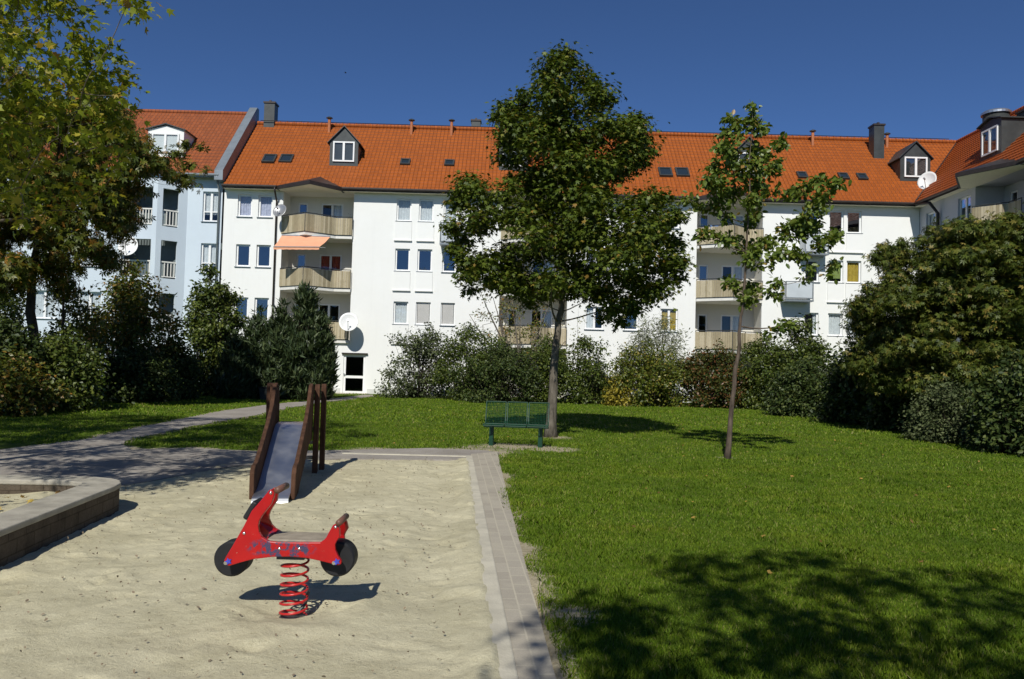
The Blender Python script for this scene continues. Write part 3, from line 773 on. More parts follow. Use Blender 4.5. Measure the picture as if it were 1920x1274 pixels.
def skylight(par, T, uc, q0, w_=.72, l_=.85, ze=11.18):
    P = roofpt(T, ze); m = MB()
    for (a, b, c, d) in ((uc - w_ / 2, uc + w_ / 2, q0, q0 + .1), (uc - w_ / 2, uc + w_ / 2, q0 + l_ - .1, q0 + l_), (uc - w_ / 2, uc - w_ / 2 + .09, q0 + .1, q0 + l_ - .1), (uc + w_ / 2 - .09, uc + w_ / 2, q0 + .1, q0 + l_ - .1)):
        m.box(a, b, c, d, .0, .13, P)
    f = m.obj('skylight', 'metal_dark', par)
    g = MB(); g.box(uc - w_ / 2 + .08, uc + w_ / 2 - .08, q0 + .09, q0 + l_ - .09, .075, .09, P); g.obj('pane', 'sky_glass', f)
k = N('skylight_glass'); k.set((0.02, 0.03, 0.04), 0.06, 0, 0.9); MAT['sky_glass'] = k.m
def vent(par, x, y, z0, h):
    m = MB(); m.cyl((x, y, z0), (x, y, z0 + h), .085, 10); v = m.obj('vent_pipe', 'terracotta', par)
    m = MB(); m.tube([(x, y, z0 + h + .02), (x, y, z0 + h + .06), (x, y, z0 + h + .13)], [.19, .19, .05], 10); m.obj('cap', 'metal_dark', v)
def chimney(par, x0, x1, y0, y1, z0, z1):
    m = MB(); m.box(x0, x1, y0, y1, z0, z1 - .1); 
    c = m.obj('chimney', 'metal_dark', par); 
    m = MB(); m.box(x0 - .05, x1 + .05, y0 - .05, y1 + .05, z1 - .098, z1); m.box((x0 * .6 + x1 * .4), (x0 * .4 + x1 * .6), y0 + .1, y1 - .1, z1 + .001, z1 + .12); m.obj('cap', 'gutter', c)
def pipe(par, pts, r, mat='gutter'):
    m = MB(); m.tube(pts, r, 10); m.obj('downpipe', mat, par, True)

# ---- white apartment house -----------------------------------------------------------------
W = empty('apartment_building', (3, 48, 0), 'long white four storey apartment house with a bright orange tiled roof', 'building')
mw = MB()
X0, X1 = -15.95, 22.12
FL = [(0.95, 2.15), (3.87, 5.10), (6.78, 8.00), (9.52, 10.75)]
SL = [2.75, 5.54, 8.43]
STK = [(-12.72, -8.85, -11.15, -9.75), (-0.75, 2.95, 1.0, 1.95), (9.95, 13.55, 11.65, 12.65)]
ops = []; jobs = []
def W_(u0, u1, fl, **kw): jobs.append((u0, u1, FL[fl][0], FL[fl][1], kw)); ops.append((u0, u1, *FL[fl]))
for fl in range(4):
    c = {0: None, 1: None, 2: None, 3: 'curtain_lilac'}[fl]
    W_(-15.20, -14.42, fl, mull=False, curtain=c, fw=.09); W_(-14.08, -13.30, fl, mull=False, curtain=c, fw=.09)
for fl in (1, 2, 3):
    cu = {1: 'shutter', 2: None, 3: 'curtain'}[fl]
    W_(-6.50, -5.70, fl, mull=False, curtain='curtain' if fl == 1 else cu, panel=1.05, drop=1)
    W_(-5.28, -4.48, fl, mull=False, curtain=cu, panel=1.05)
    W_(-3.92, -3.16, fl, mull=False, curtain='shutter' if fl == 1 else ('curtain' if fl == 3 else None))
for fl in (0, 1, 2, 3):
    W_(3.95, 4.95, fl, curtain=[None, 'curtain', 'curtain_lilac', None][fl], half=.5)
    W_(6.05, 6.85, fl, mull=False, curtain=[None, None, 'curtain', 'curtain'][fl])
    W_(8.05, 9.0, fl, curtain=['curtain', 'curtain_yellow', None, 'curtain_lilac'][fl])
for fl in (0, 1, 2, 3):
    W_(15.88, 16.66, fl, mull=False, curtain=[None, 'curtain', None, None][fl], half=-.3 if fl == 1 else None)
    W_(17.18, 17.98, fl, mull=False, curtain=['curtain', 'curtain', 'curtain_green', None][fl], panel=1.05 if fl else None, drop=1.0 if fl != 2 else .8)
    W_(18.16, 18.96, fl, mull=False, curtain=['curtain', 'curtain', 'curtain_yellow', None][fl], panel=1.05 if fl else None)
rec = [(-12.72, -8.85, 2.75, 11.0), (-12.72, -9.62, 0.02, 2.75)] + [(s[0], s[1], .02, 11.0) for s in STK[1:]]
door_op = (-9.12, -7.92, 0.02, 2.14)
wall_open(mw, TM, X0, X1, -0.1, 11.1, ops + rec + [door_op], .18)
allback = []; rwalls = []
for s in STK:
    zz = SL if s[0] < -5 else SL
    mr = MB(); rwalls.append(mr); bo = stack(W, mr, TM, s[0], s[1], s[2], s[3], zz, 11.0); allback.append(bo)
# lower recess (under the lowest slab)
for s, r_, mr in zip(STK, (-9.62, 2.95, 13.55), rwalls):
    mr.quad((s[0], D + .182, 0), (s[0], D + 1.4, 0), (s[0], D + 1.4, 2.75), (s[0], D + .182, 2.75)); mr.quad((r_, D + .182, 0), (r_, D + 1.4, 0), (r_, D + 1.4, 2.75), (r_, D + .182, 2.75))
    mr.quad((s[0], D + 1.4, 0), (r_, D + 1.4, 0), (r_, D + 1.4, 2.75), (s[0], D + 1.4, 2.75))
mw.quad((X0, D, -.1), (X0, 52.9, -.1), (X0, 52.9, 11.1), (X0, D, 11.1)); mw.quad((X0, 52.9, -.1), (31, 52.9, -.1), (31, 52.9, 11.1), (X0, 52.9, 11.1))
mw.add([(X0, D, 11.1), (X0, 52.9, 11.1), (X0, 47.85, 15.95)], [(0, 1, 2)])
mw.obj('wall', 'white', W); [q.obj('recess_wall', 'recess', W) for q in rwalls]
MAT['plinth'] = m_plain('grey_plinth', (0.60, 0.60, 0.57), 0.9, var=.08, scale=2)
m = MB()
for a, b in ((X0, -12.72), (-9.6, -9.25), (-7.8, -.76), (2.96, 9.94), (13.56, 22.1)): m = MB(); m.box(a, b, D - .02, D - .001, -.1, .30); m.obj('plinth', 'plinth', W)
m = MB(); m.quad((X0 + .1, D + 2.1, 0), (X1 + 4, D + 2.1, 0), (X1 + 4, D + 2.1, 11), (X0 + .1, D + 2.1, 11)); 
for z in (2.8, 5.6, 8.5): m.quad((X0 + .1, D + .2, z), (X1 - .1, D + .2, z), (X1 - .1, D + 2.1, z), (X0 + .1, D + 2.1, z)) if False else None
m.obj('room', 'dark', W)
for (a, b, c, d, kw) in jobs: win(W, TM, a, b, c, d, **kw)
cur_opts = [None, 'curtain', 'curtain_red', None, 'curtain_lilac', None, 'curtain', None, 'curtain']
ci = 0
for s, bo in zip(STK, allback):
    for i in range(0, len(bo), 2):
        win(W, shift(TM, 1.4), *bo[i], mull=False, dep=.03, sill=False)
        fl = i // 2
        red = s[0] < -5 and fl == 1
        win(W, shift(TM, 1.4), *bo[i + 1], dep=.03, sill=False, name='balcony_door', curtain='curtain_red' if red else (None if (s[0] < -5 and fl == 0) else 'curtain'), half=-.48 if not red else .95, drop=1)
    for z in SL:
        balcony(W, TM, s[0] + .01, s[1] - .01, z, profile_pts(s[0] + .01, s[1] - .01, s[2], 1.25, s[3]))
    canopy(W, TM, s[0] - .25, s[3] + .35, s[2] + .35, 2.0, 11.12)
# garden door
m = MB(); a, b, z1 = -9.115, -7.925, 2.135
for bx in ((a, a + .12, .02, z1), (b - .12, b, .02, z1), (a + .12, b - .12, .02, .16), (a + .12, b - .12, z1 - .12, z1), (a + .12, b - .12, .86, 1.0)): m.box(bx[0], bx[1], D + .06, D + .13, bx[2], bx[3])
dr = m.obj('door', 'pvc', W)
m = MB(); m.box(a + .11, b - .11, D + .09, D + .10, .15, .87); m.box(a + .11, b - .11, D + .09, D + .10, .99, z1 - .11); m.obj('pane', 'glass', dr)
m = MB(); m.box(a + .03, a + .06, D + .0, D + .06, .98, 1.12); m.box(a + .03, a + .15, D - .01, D + .02, 1.04, 1.065); m.obj('handle', 'steel', dr)
m = MB(); m.box(a - .1, b + .12, D - .12, D - .003, z1 + .03, z1 + .1); m.obj('lintel_cover', 'gutter', dr)
m = MB(); m.box(-9.62, -7.7, D - 1.0, D - .004, 0, .06); tag(m.obj('door_step', 'kerb', W))
# roof
m = MB()
VAL = lambda d: 22.12 + max(d, -.5)
tiles(m, TM, -.5, 4.55, 11.18, TAN, lambda d: -15.85, VAL)
m.quad((-15.95, 47.85, roof_z(4.55)), (27, 47.85, roof_z(4.55)), (27, 53.4, 11.0), (-15.95, 53.4, 11.0))
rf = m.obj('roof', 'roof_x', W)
m = MB(); m.tube([(-15.8, 47.87, roof_z(4.55) + .05), (26.7, 47.87, roof_z(4.55) + .05)], .13, 10)
x = -15.7
while x < 26.6: m.cyl((x, 47.87, roof_z(4.55) + .05), (x + .05, 47.87, roof_z(4.55) + .05), .15, 10); x += .42
m.obj('ridge', 'roof_x', rf)
m = MB(); m.tube([(-15.5, 47.5, roof_z(4.55) + .12), (0, 47.5, roof_z(4.55) + .09), (26, 47.5, roof_z(4.55) + .12)], .022, 6)
m.obj('ridge_wire', 'gutter', rf)
m = MB()
segs = [(-15.9, STK[0][0] - .25)] + [(a[3] + .35, b[0] - .25) for a, b in zip(STK, STK[1:])] + [(STK[-1][3] + .35, 21.62)]
for a, b in segs:
    m.tube([(a, D - .58, 11.10), (b, D - .58, 11.10)], .075, 10)
    m.box(a, b, D - .50, D - .46, 10.98, 11.17)
m.obj('gutter', 'gutter', rf)
m = MB(); m.box(-15.9, 21.7, D - .459, D + .0, 11.0, 11.03) 
m.obj('eave_soffit', 'soffit', W)
for uc, cur, hw_ in ((-9.75, 'curtain_lilac', .80), (-.2, 'curtain', .8), (13.05, 'curtain', .8), (22.45, None, .85)):
    dormer(W, TM, uc, 1.15, hw=hw_, curtain=cur)
def sk_at(px, py, ze=11.18, T=TM):      # place on the roof plane under a pixel
    for d in np.arange(-.4, 4.5, .02):
        P = at(px, py, D + d)
        if roof_z(d) >= P[2]: break
    return P[0], (d + .5) * math.hypot(1, TAN)
for px_, py_, w_, l_ in ((502, 307, .72, .85), (534, 307, .72, .85), (759, 311, .56, .6), (842, 313, .56, .6), (1249, 333, .75, .9), (1281, 333, .75, .9), (1506, 336, .55, .62), (1584, 338, .55, .62), (1619, 339, .55, .62)):
    u, q = sk_at(px_, py_); skylight(W, TM, u, q, w_, l_)
for px_, h in ((618, .75), (772, .75), (847, .8), (1523, .75), (1662, .7)):
    u = at(px_, 240, 47.4)[0]; vent(W, u, 47.3, roof_z(3.9), h + .15)
chimney(W, -15.35, -14.72, 47.6, 48.3, 15.6, 17.35); chimney(W, -2.85, -2.3, 48.4, 49.0, 15.0, 16.85); chimney(W, 20.9, 21.5, 46.2, 46.9, 13.5, 16.55)
pipe(W, [(-13.05, D - .58, 11.05), (-13.05, D - .5, 10.85), (-13.05, D - .09, 10.4), (-13.05, D - .09, 0)], .05)
# balconettes: small steel boxes with frosted panels
MAT['frost'] = m_plain('frosted_panel', (0.50, 0.54, 0.56), 0.35, var=0.06, scale=2)
def balconette(u0, u1, z, h, pr=.9):
    m = MB(); m.box(u0, u1, D - pr, D - .003, z, z + .08); b = m.obj('balconette', 'metal_grey', W)
    m = MB()
    for u in (u0 + .03, u1 - .03):
        m.cyl((u, D - pr + .03, z + .08), (u, D - pr + .03, z + h), .028, 8); m.cyl((u, D - .03, z + h), (u, D - pr + .03, z + h), .022, 8)
    m.cyl((u0 + .03, D - pr + .03, z + h), (u1 - .03, D - pr + .03, z + h), .028, 8); m.cyl((u0 + .03, D - pr + .03, z + .16), (u1 - .03, D - pr + .03, z + .16), .022, 8)
    m.obj('railing', 'metal_grey', b)
    m = MB(); m.box(u0 + .08, u1 - .08, D - pr + .02, D - pr + .035, z + .2, z + h - .06); m.box(u0 + .02, u0 + .035, D - pr + .08, D - .05, z + .2, z + h - .06); m.box(u1 - .035, u1 - .02, D - pr + .08, D - .05, z + .2, z + h - .06); m.obj('panel', 'frost', b)
balconette(-4.02, -2.9, 8.15, 1.2); balconette(15.55, 16.85, 8.15, 1.15); balconette(14.55, 16.05, 5.62, 1.05)

# ---- grey wing on the right -------------------------------------------------------------
G = empty('apartment_wing', (24, 36, 0), 'grey rendered wing with projecting balcony and dark dormer behind the chestnut', 'building')
m = MB(); U0, U1 = -43.28, -22.0
wops = [(-39.55, -38.45, z + .95, z + 2.15) for z in (0, 2.92, 5.8, 8.55)] + [(-42.6, -41.75, z + .95, z + 2.0) for z in (2.92, 5.8, 8.55)] \
    + [(-31.5, -30.3, z + .95, z + 2.15) for z in (0, 2.92, 5.8, 8.55)] + [(-29.0, -27.8, z + .95, z + 2.15) for z in (0, 2.92, 5.8, 8.55)]
SG = (-38.05, -34.3)
wall_open(m, TW, U0, U1, -.1, 11.1, wops + [(SG[0], SG[1], .02, 11.0)], .18)
m.quad((XW, 22, -.1), (XW + 10, 22, -.1), (XW + 10, 22, 11.1), (XW, 22, 11.1)); m.quad((XW + 10, 22, -.1), (XW + 10, 53, -.1), (XW + 10, 53, 11.1), (XW + 10, 22, 11.1))
m.add([(XW, 22, 11.1), (XW + 10, 22, 11.1), (XW + 4.8, 22, 15.9)], [(0, 1, 2)])
m.obj('wall', 'grey_wall', G)
mr = MB(); bo = stack(G, mr, TW, SG[0], SG[1], -36.2, -35.2, SL, 11.0); 
mr.quad(TW(SG[0], 1.4, 0), TW(SG[1], 1.4, 0), TW(SG[1], 1.4, 2.75), TW(SG[0], 1.4, 2.75)); mr.obj('recess_wall', 'grey_wall', G)
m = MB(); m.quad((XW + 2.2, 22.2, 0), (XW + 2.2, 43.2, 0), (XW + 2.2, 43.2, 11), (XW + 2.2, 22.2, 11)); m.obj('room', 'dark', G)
for o_ in wops: win(G, TW, *o_, curtain='curtain' if o_[0] < -40 else None, half=.4, mull=o_[1] - o_[0] > 1)
for i in range(0, len(bo), 2):
    win(G, shift(TW, 1.4), *bo[i], mull=False, dep=.03, sill=False); win(G, shift(TW, 1.4), *bo[i + 1], dep=.03, sill=False, name='balcony_door', curtain='curtain', half=.5)
for z in SL: balcony(G, TW, SG[0] + .01, SG[1] - .01, z, profile_pts(SG[0] + .01, SG[1] - .01, -36.3, 1.15, -35.2))
canopy(G, TW, -38.6, -33.9, -36.4, 1.9, 11.12)
m = MB(); VW = lambda d: -43.3 - max(d, -.5)
tiles(m, TW, -.5, 4.55, 11.18, TAN, VW, lambda d: -21.6)
m.quad((XW + 4.55, 47.8, roof_z(4.55)), (XW + 4.55, 21.6, roof_z(4.55)), (XW + 10.2, 21.6, 11.0), (XW + 10.2, 53, 11.0))
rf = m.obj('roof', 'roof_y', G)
m = MB(); m.tube([(XW + 4.57, 47.8, roof_z(4.55) + .05), (XW + 4.57, 21.6, roof_z(4.55) + .05)], .13, 10); m.obj('ridge', 'roof_y', rf)
m = MB(); m.tube([TM(VAL(d), d, roof_z(d) + .03) for d in np.linspace(-.5, 4.5, 8)], .05, 6); m.obj('valley_strip', 'gutter', rf)
m = MB()
for a, b in ((-42.75, -38.6), (-33.9, -21.7)): m.tube([TW(a, -.58, 11.1), TW(b, -.58, 11.1)], .075, 10); m.box(a, b, -.5, -.46, 10.98, 11.17, TW)
m.obj('gutter', 'gutter', rf)
m = MB(); m.box(-43.2, -21.7, -.459, 0, 11.0, 11.03, TW); m.obj('eave_soffit', 'soffit', G)
pipe(G, [TW(-42.5, -.58, 11.05), TW(-41.3, -.5, 10.85), TW(-41.2, -.12, 10.3), TW(-41.2, -.12, 0)], .085)
dormer(G, TW, -38.1, .75, hw=.85, h=1.72, pk=.22, wh=1.25)
m = MB(); cx_, cy_ = XW + 1.8, 39.4
m.tube([(cx_, cy_, 13.0), (cx_, cy_, 14.93)], .60, 24); c = m.obj('round_vent', 'metal_dark', G, True)
m = MB(); m.tube([(cx_, cy_, 14.94), (cx_, cy_, 15.04), (cx_, cy_, 15.12), (cx_, cy_, 15.13)], [.68, .68, .58, .02], 24); m.obj('cap', 'steel', c)
chimney(G, XW + 2.2, XW + 3.0, 37.6, 38.4, 13.2, 14.75)
m = MB(); m.cyl((XW + 2.5, 38, 14.7), (XW + 2.5, 38, 15.25), .07, 10); m.obj('flue', 'steel', G)

# ---- pale blue house on the left ---------------------------------------------------------
B = empty('blue_house', (-22, 46, 0), 'pale blue apartment house with loggias and a weathered tiled roof behind the trees', 'building')
m = MB(); ZB = 11.75
FB = [(0.6, 2.25), (3.5, 5.15), (6.38, 8.0), (9.2, 10.85)]
bops = [(-17.12, -16.22, *f) for f in FB]
wall_open(m, TM, -18.0, -16.05, -.1, ZB, bops, .16)
lops = [(.28, 1.12, z, z + 2.05) for z in (3.1, 5.95, 8.75)]
wall_open(m, TS, 0, 1.562, -.1, ZB, lops, .2)
fops = [(-20.95, -19.40, z, z + 2.05) for z in (3.1, 5.95, 8.75)]
fwin = [(u, u + 1.3, z, z + 1.5) for u in (-23.2, -25.6, -28.2, -30.8) for z in (.7, 3.6, 6.45, 9.25)] + [(-20.8, -19.55, .7, 2.2)]
wall_open(m, TF, -33.0, -19.15, -.1, ZB, fops + fwin, .3)
m.quad((-33, 42.3, -.1), (-33, 52, -.1), (-33, 52, ZB), (-33, 42.3, ZB)); m.quad((-33, 52.5, -.1), (-16.05, 52.5, -.1), (-16.05, 52.5, ZB), (-33, 52.5, ZB))
m.quad((-16.05, D, ZB - .7), (-16.05, 52.5, ZB - .7), (-16.05, 52.5, ZB), (-16.05, D, ZB))
m.quad((-33, 42.3, ZB), (-19.15, 42.3, ZB), (XL, D, ZB), (-33, D, ZB))
m.obj('wall', 'blue', B)
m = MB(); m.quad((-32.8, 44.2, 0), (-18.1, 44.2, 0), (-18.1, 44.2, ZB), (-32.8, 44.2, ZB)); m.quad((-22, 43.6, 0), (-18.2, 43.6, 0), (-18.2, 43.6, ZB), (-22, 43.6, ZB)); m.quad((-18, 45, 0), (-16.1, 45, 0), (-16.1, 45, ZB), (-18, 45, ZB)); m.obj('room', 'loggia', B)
for o_ in bops: win(B, TM, *o_, transom=.55, curtain='curtain', half=None, drop=.75)
def balus(T, o_):
    m = MB(); a, b, z0, z1 = o_
    m.box(a, b, .08, .16, z0 + .86, z0 + .93, T); m.box(a, b, .09, .15, z0 + .08, z0 + .13, T)
    n = int((b - a) / .15)
    for i in range(n): u = a + (b - a) * (i + .5) / n; m.box(u - .025, u + .025, .1, .14, z0 + .13, z0 + .86, T)
    m.obj('balustrade', 'slab', B)
for o_ in lops: balus(TS, o_)
for o_ in fops: balus(TF, o_)
for o_ in fwin: win(B, TF, *o_, curtain='curtain')
m = MB(); m.prism([(-33.2, 42.0), (-19.05, 42.0), (-17.6, 43.2), (-33.2, 43.2)], ZB - .16, ZB - .002, lambda a, b, h: (a, b, h)); m.obj('bay_roof', 'metal_grey', B)
m = MB(); ze = ZB - .02
tiles(m, TM, -.5, 4.6, ze, TAN, lambda d: -33.2, lambda d: -16.25, row=.36)
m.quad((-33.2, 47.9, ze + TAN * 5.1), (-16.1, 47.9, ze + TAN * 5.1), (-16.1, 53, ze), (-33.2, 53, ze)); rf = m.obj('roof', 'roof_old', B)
m = MB(); m.tube([(-33, 47.92, ze + TAN * 5.1 + .04), (-16.3, 47.92, ze + TAN * 5.1 + .04)], .12, 10); m.obj('ridge', 'roof_old', rf)
m = MB(); m.tube([(-17.9, D - .58, ZB - .1), (-16.1, D - .58, ZB - .1)], .075, 10); m.box(-17.9, -16.1, D - .5, D - .46, ZB - .22, ZB - .03); m.obj('gutter', 'metal_grey', rf)
m = MB()      # sheet metal fire wall between the two roofs
prof = [(-.62, ze - .35), (-.62, ze + .18), (4.6, ze + TAN * 5.1 + .42), (4.95, ze + TAN * 5.1 + .42), (4.95, 11)]
m.prism(prof, -16.32, -15.86, lambda a, b, h: (h, D + a, b)); m.obj('parapet', 'metal_grey', B)
dormer(B, TM, -19.6, .7, hw=1.0, h=1.5, pk=.3, ze=ze, wh=1.1, clad='white', curtain='curtain'); dormer(B, TM, -24.2, .7, hw=1.0, h=1.5, pk=.3, ze=ze, wh=1.1, clad='white')
pipe(B, [(-16.2, D - .58, ZB - .15), (-16.2, D - .5, ZB - .35), (-16.2, D - .1, ZB - .9), (-16.2, D - .1, 0)], .055, 'metal_grey')

# ================================================================== things on the buildings
def dish(P, aim, r, mat, label, post):
    t = empty('satellite_dish', tuple(P), label, 'satellite dish', 'satellite dishes on the facades')
    a = Vector(aim).normalized(); q = a.to_track_quat('Z', 'Y').to_matrix()
    m = MB(); V = []; F = []; nr, ns = 5, 28
    V.append((0, 0, 0))
    for i in range(1, nr + 1):
        for k_ in range(ns):
            t_ = 2 * math.pi * k_ / ns; rr = r * i / nr; V.append((rr * math.cos(t_), rr * 1.08 * math.sin(t_), .32 * rr * rr / r))
    for k_ in range(ns): F.append((0, 1 + k_, 1 + (k_ + 1) % ns))
    for i in range(nr - 1):
        for k_ in range(ns): F.append((1 + i * ns + k_, 1 + (i + 1) * ns + k_, 1 + (i + 1) * ns + (k_ + 1) % ns, 1 + i * ns + (k_ + 1) % ns))
    m.add([q @ Vector(v) for v in V], F)
    o = m.obj('reflector', mat, t, True, inv=False); so = o.modifiers.new('thick', 'SOLIDIFY'); so.thickness = .015
    m = MB(); lnb = q @ Vector((0, -.15 * r, .95 * r)); m.cyl(q @ Vector((0, -r, .3 * r)), lnb, .018, 8); m.obj('feed_arm', 'steel', t, inv=False)
    m = MB(); m.cyl(lnb - a * .05, lnb + a * .08, .05, 10); m.obj('receiver', 'dish_grey', t, inv=False)
    m = MB(); m.tube([q @ Vector((0, 0, -.01)), q @ Vector((0, 0, -.14)), Vector(post)], .028, 8); m.obj('mast', 'steel', t, inv=False)
AIM = (-.25, -.9, .42)
dish(at(526, 397, D - .75), (-.2, -.9, .45), .37, 'dish_grey', 'grey satellite dish by the downpipe left of the topmost balcony', (-.1, .68, -.5))
dish(at(654, 606, D - .85), (.1, -.92, .38), .5, 'dish', 'large white satellite dish on the wall right of the conifers, above the garden door', (-.15, .84, -.35))
dish(at(242, 464, 41.6), (.05, -.95, .3), .5, 'dish', 'round white satellite dish in front of the pale blue house', (0, .7, -.3))
dish(at(1740, 341, D + .55), (-.72, -.62, .3), .5, 'dish', 'white satellite dish beside the dormer at the right end of the roof', (.1, .55, -.15))
# awning over the middle balcony
A0, A1 = -12.45, -9.85
t = empty('awning', (-11.1, D, 8.3), 'orange cloth awning pulled out over the second balcony from the top', 'awning')
y1 = D - 1.75
m = MB(); n = 14
top = [(A0 + (A1 - A0) * i / n, D - .95, 8.40) for i in range(n + 1)]; bot = [(A0 - .10 + (A1 + .30 - A0) * i / n * .82, y1 - .25, 7.62 + .05 * i / n) for i in range(n + 1)]
P = []
for i in range(n + 1):
    mid = [(a + b) / 2 for a, b in zip(top[i], bot[i])]; mid[2] -= .05
    P += [top[i], mid, bot[i], (bot[i][0], bot[i][1] - .005, bot[i][2] - .13 - .02 * (i % 2))]
F = []
for i in range(n):
    for j in range(3): F.append((4 * i + j, 4 * i + j + 1, 4 * i + 5 + j, 4 * i + 4 + j))
m.add(P, F); o = m.obj('cloth', 'awning', t); so = o.modifiers.new('t', 'SOLIDIFY'); so.thickness = .012
m = MB(); m.cyl(top[0], top[-1], .05, 10); m.cyl(bot[0], bot[-1], .03, 8)
for i in (1, n - 1): m.tube([(top[i][0], D - .95, 8.3), (top[i][0], D - 1.3, 7.75), bot[i]], .02, 6)
m.obj('frame', 'steel', t)
# balcony clutter
def flowerpot(P, label, potmat, leaf, h=.5):
    t = empty('potted_plant', tuple(P), label, 'potted plant')
    m = MB(); m.tube([(0, 0, 0), (0, 0, .25), (0, 0, .26)], [.11, .15, .13], 14); m.obj('pot', potmat, t, True, inv=False)
    me = leaves_mesh(*scatter([((0, 0, .26 + h * .5), (.2, .2, h * .55))], 900, .09), 'diamond'); me.name = 'foliage'; link('foliage', me, LM[leaf], t, inv=False)
flowerpot((-9.15, D + .25, 8.6), 'dark potted plant at the right end of the topmost balcony above the awning', 'black_rubber', 'dark', .9)
def chair(P, rz, label, mat):
    t = empty('garden_chair', tuple(P), label, 'chair', None, rz)
    m = MB(); m.box(-.24, .24, -.22, .24, .40, .435); bevel(m.obj('seat', mat, t, inv=False), .01)
    m = MB()
    for i in range(5): m.box(-.23 + i * .098, -.16 + i * .098, .235, .262, .44, .92)
    m.box(-.25, .25, .232, .266, .92, .99); m.obj('backrest', mat, t, inv=False)
    for sx in (-1, 1):
        for sy in (-.2, .22):
            m = MB(); m.tube([(sx * .22, sy, .40), (sx * .25, sy * 1.15, 0)], .018, 8); m.obj('leg', mat, t, inv=False)
chair((12.9, D + .3, SL[0] + .171), R(200), 'white plastic chair on the lowest balcony right of the sapling', 'pvc')
chair((10.5, D + .15, SL[1] + .171), R(160), 'white plastic chair on the middle balcony behind the sapling', 'pvc')
MAT['laundry'] = m_plain('blue_cloth', (0.10, 0.20, 0.42), 0.85, var=0.2)
def laundry(u, z, pr, wdt, mat, label):
    m = MB(); n = 10; P = []
    for i in range(n + 1):
        x = u + wdt * i / n; dd = .02 * math.sin(i * 1.4)
        P += [(x, D - pr - .085 + dd, z + .62 + .02 * math.sin(i)), (x, D - pr - .07 + dd * .5, z + 1.22), (x, D - pr + .05, z + 1.23), (x, D - pr + .06, z + .9)]
    F = [(4 * i + j, 4 * i + 4 + j, 4 * i + 5 + j, 4 * i + 1 + j) for i in range(n) for j in range(3)]
    m.add(P, F); o = m.obj('cloth', mat); so = o.modifiers.new('t', 'SOLIDIFY'); so.thickness = .008; tag(o, label, 'cloth')
laundry(10.55, SL[2], .5, .42, 'laundry', 'blue cloth hung over the topmost balcony rail behind the sapling')
# a bird far up in the sky
m = MB(); bp = at(648, 137, 120)
m.tube([bp + np.array((-.17, 0, 0)), bp + np.array((-.08, 0, .0)), bp + np.array((.06, 0, .01)), bp + np.array((.16, 0, .02)), bp + np.array((.2, 0, .015))], [.012, .05, .055, .03, .01], 8)
for s in (-1, 1): m.add([bp + np.array(v) for v in ((-.06, 0, .03), (.07, 0, .03), (.02, s * .22, .10), (-.05, s * .42, .06), (-.08, s * .22, .08))], [(0, 1, 2, 3, 4)])
m.add([bp + np.array(v) for v in ((-.15, -.02, 0), (-.28, -.06, 0), (-.28, .06, 0), (-.15, .02, 0))], [(0, 1, 2, 3)])
tag(m.obj('bird', 'black_rubber'), 'tiny dark bird flying in the blue sky above the roof', 'bird')

# ================================================================== PLAYGROUND
def m_red():
    k = N('red_painted_board')
    n1 = k.noise(7, 4, 0.6)
    c = k.ramp(n1, [(0.3, (0.37, 0.005, 0.007)), (0.7, (0.46, 0.009, 0.009))])
    # scribbled marker and worn paint on the flank
    sp = k.n('ShaderNodeSeparateXYZ'); k.l(k.coord(), sp.inputs[0])
    def band(v, c0, w0): return k.math('MAXIMUM', k.math('SUBTRACT', 1.0, k.math('DIVIDE', k.math('ABSOLUTE', k.math('SUBTRACT', v, c0)), w0)), 0.0)
    reg = k.math('MULTIPLY', band(sp.outputs[0], -0.05, .26), band(sp.outputs[2], .44, .075))
    wv = k.noise(26, 3, 0.7)
    sc = k.math('MULTIPLY', k.ramp(wv, [(0.47, (0, 0, 0)), (0.55, (1, 1, 1))]), k.ramp(reg, [(0.12, (0, 0, 0)), (0.3, (1, 1, 1))]))
    c = k.mix(sc, c, (0.055, 0.05, 0.10))
    chips = k.noise(55, 3, 0.8); c = k.mix(k.ramp(chips, [(0.68, (0, 0, 0)), (0.72, (1, 1, 1))]), c, (0.35, 0.25, 0.18))
    k.set(c, 0.28, 0, 0.5); k.bump(k.noise(12, 3), 0.08, 0.005); return k.m
MAT['red'] = m_red()
MAT['red_steel'] = m_plain('red_spring_steel', (0.48, 0.02, 0.018), 0.35, 0, 0.5, var=0.25, scale=30)
MAT['plank'] = m_plain('weathered_plank', (0.30, 0.255, 0.19), 0.75, var=0.25, scale=12, bump=0.3)
MAT['wood_brown'] = m_bark('worn_brown_board', (0.038, 0.018, 0.011), (0.115, 0.058, 0.034), 9)
MAT['grip'] = m_plain('brown_grip', (0.16, 0.075, 0.05), 0.5, var=0.2)
MAT['blue'] = MAT['blue']
MAT['blue_paint'] = m_plain('blue_cap', (0.05, 0.07, 0.42), 0.4, var=0.3, scale=40)
MAT['chrome'] = m_plain('bolt_steel', (0.75, 0.75, 0.74), 0.25, 1.0, var=0.05)

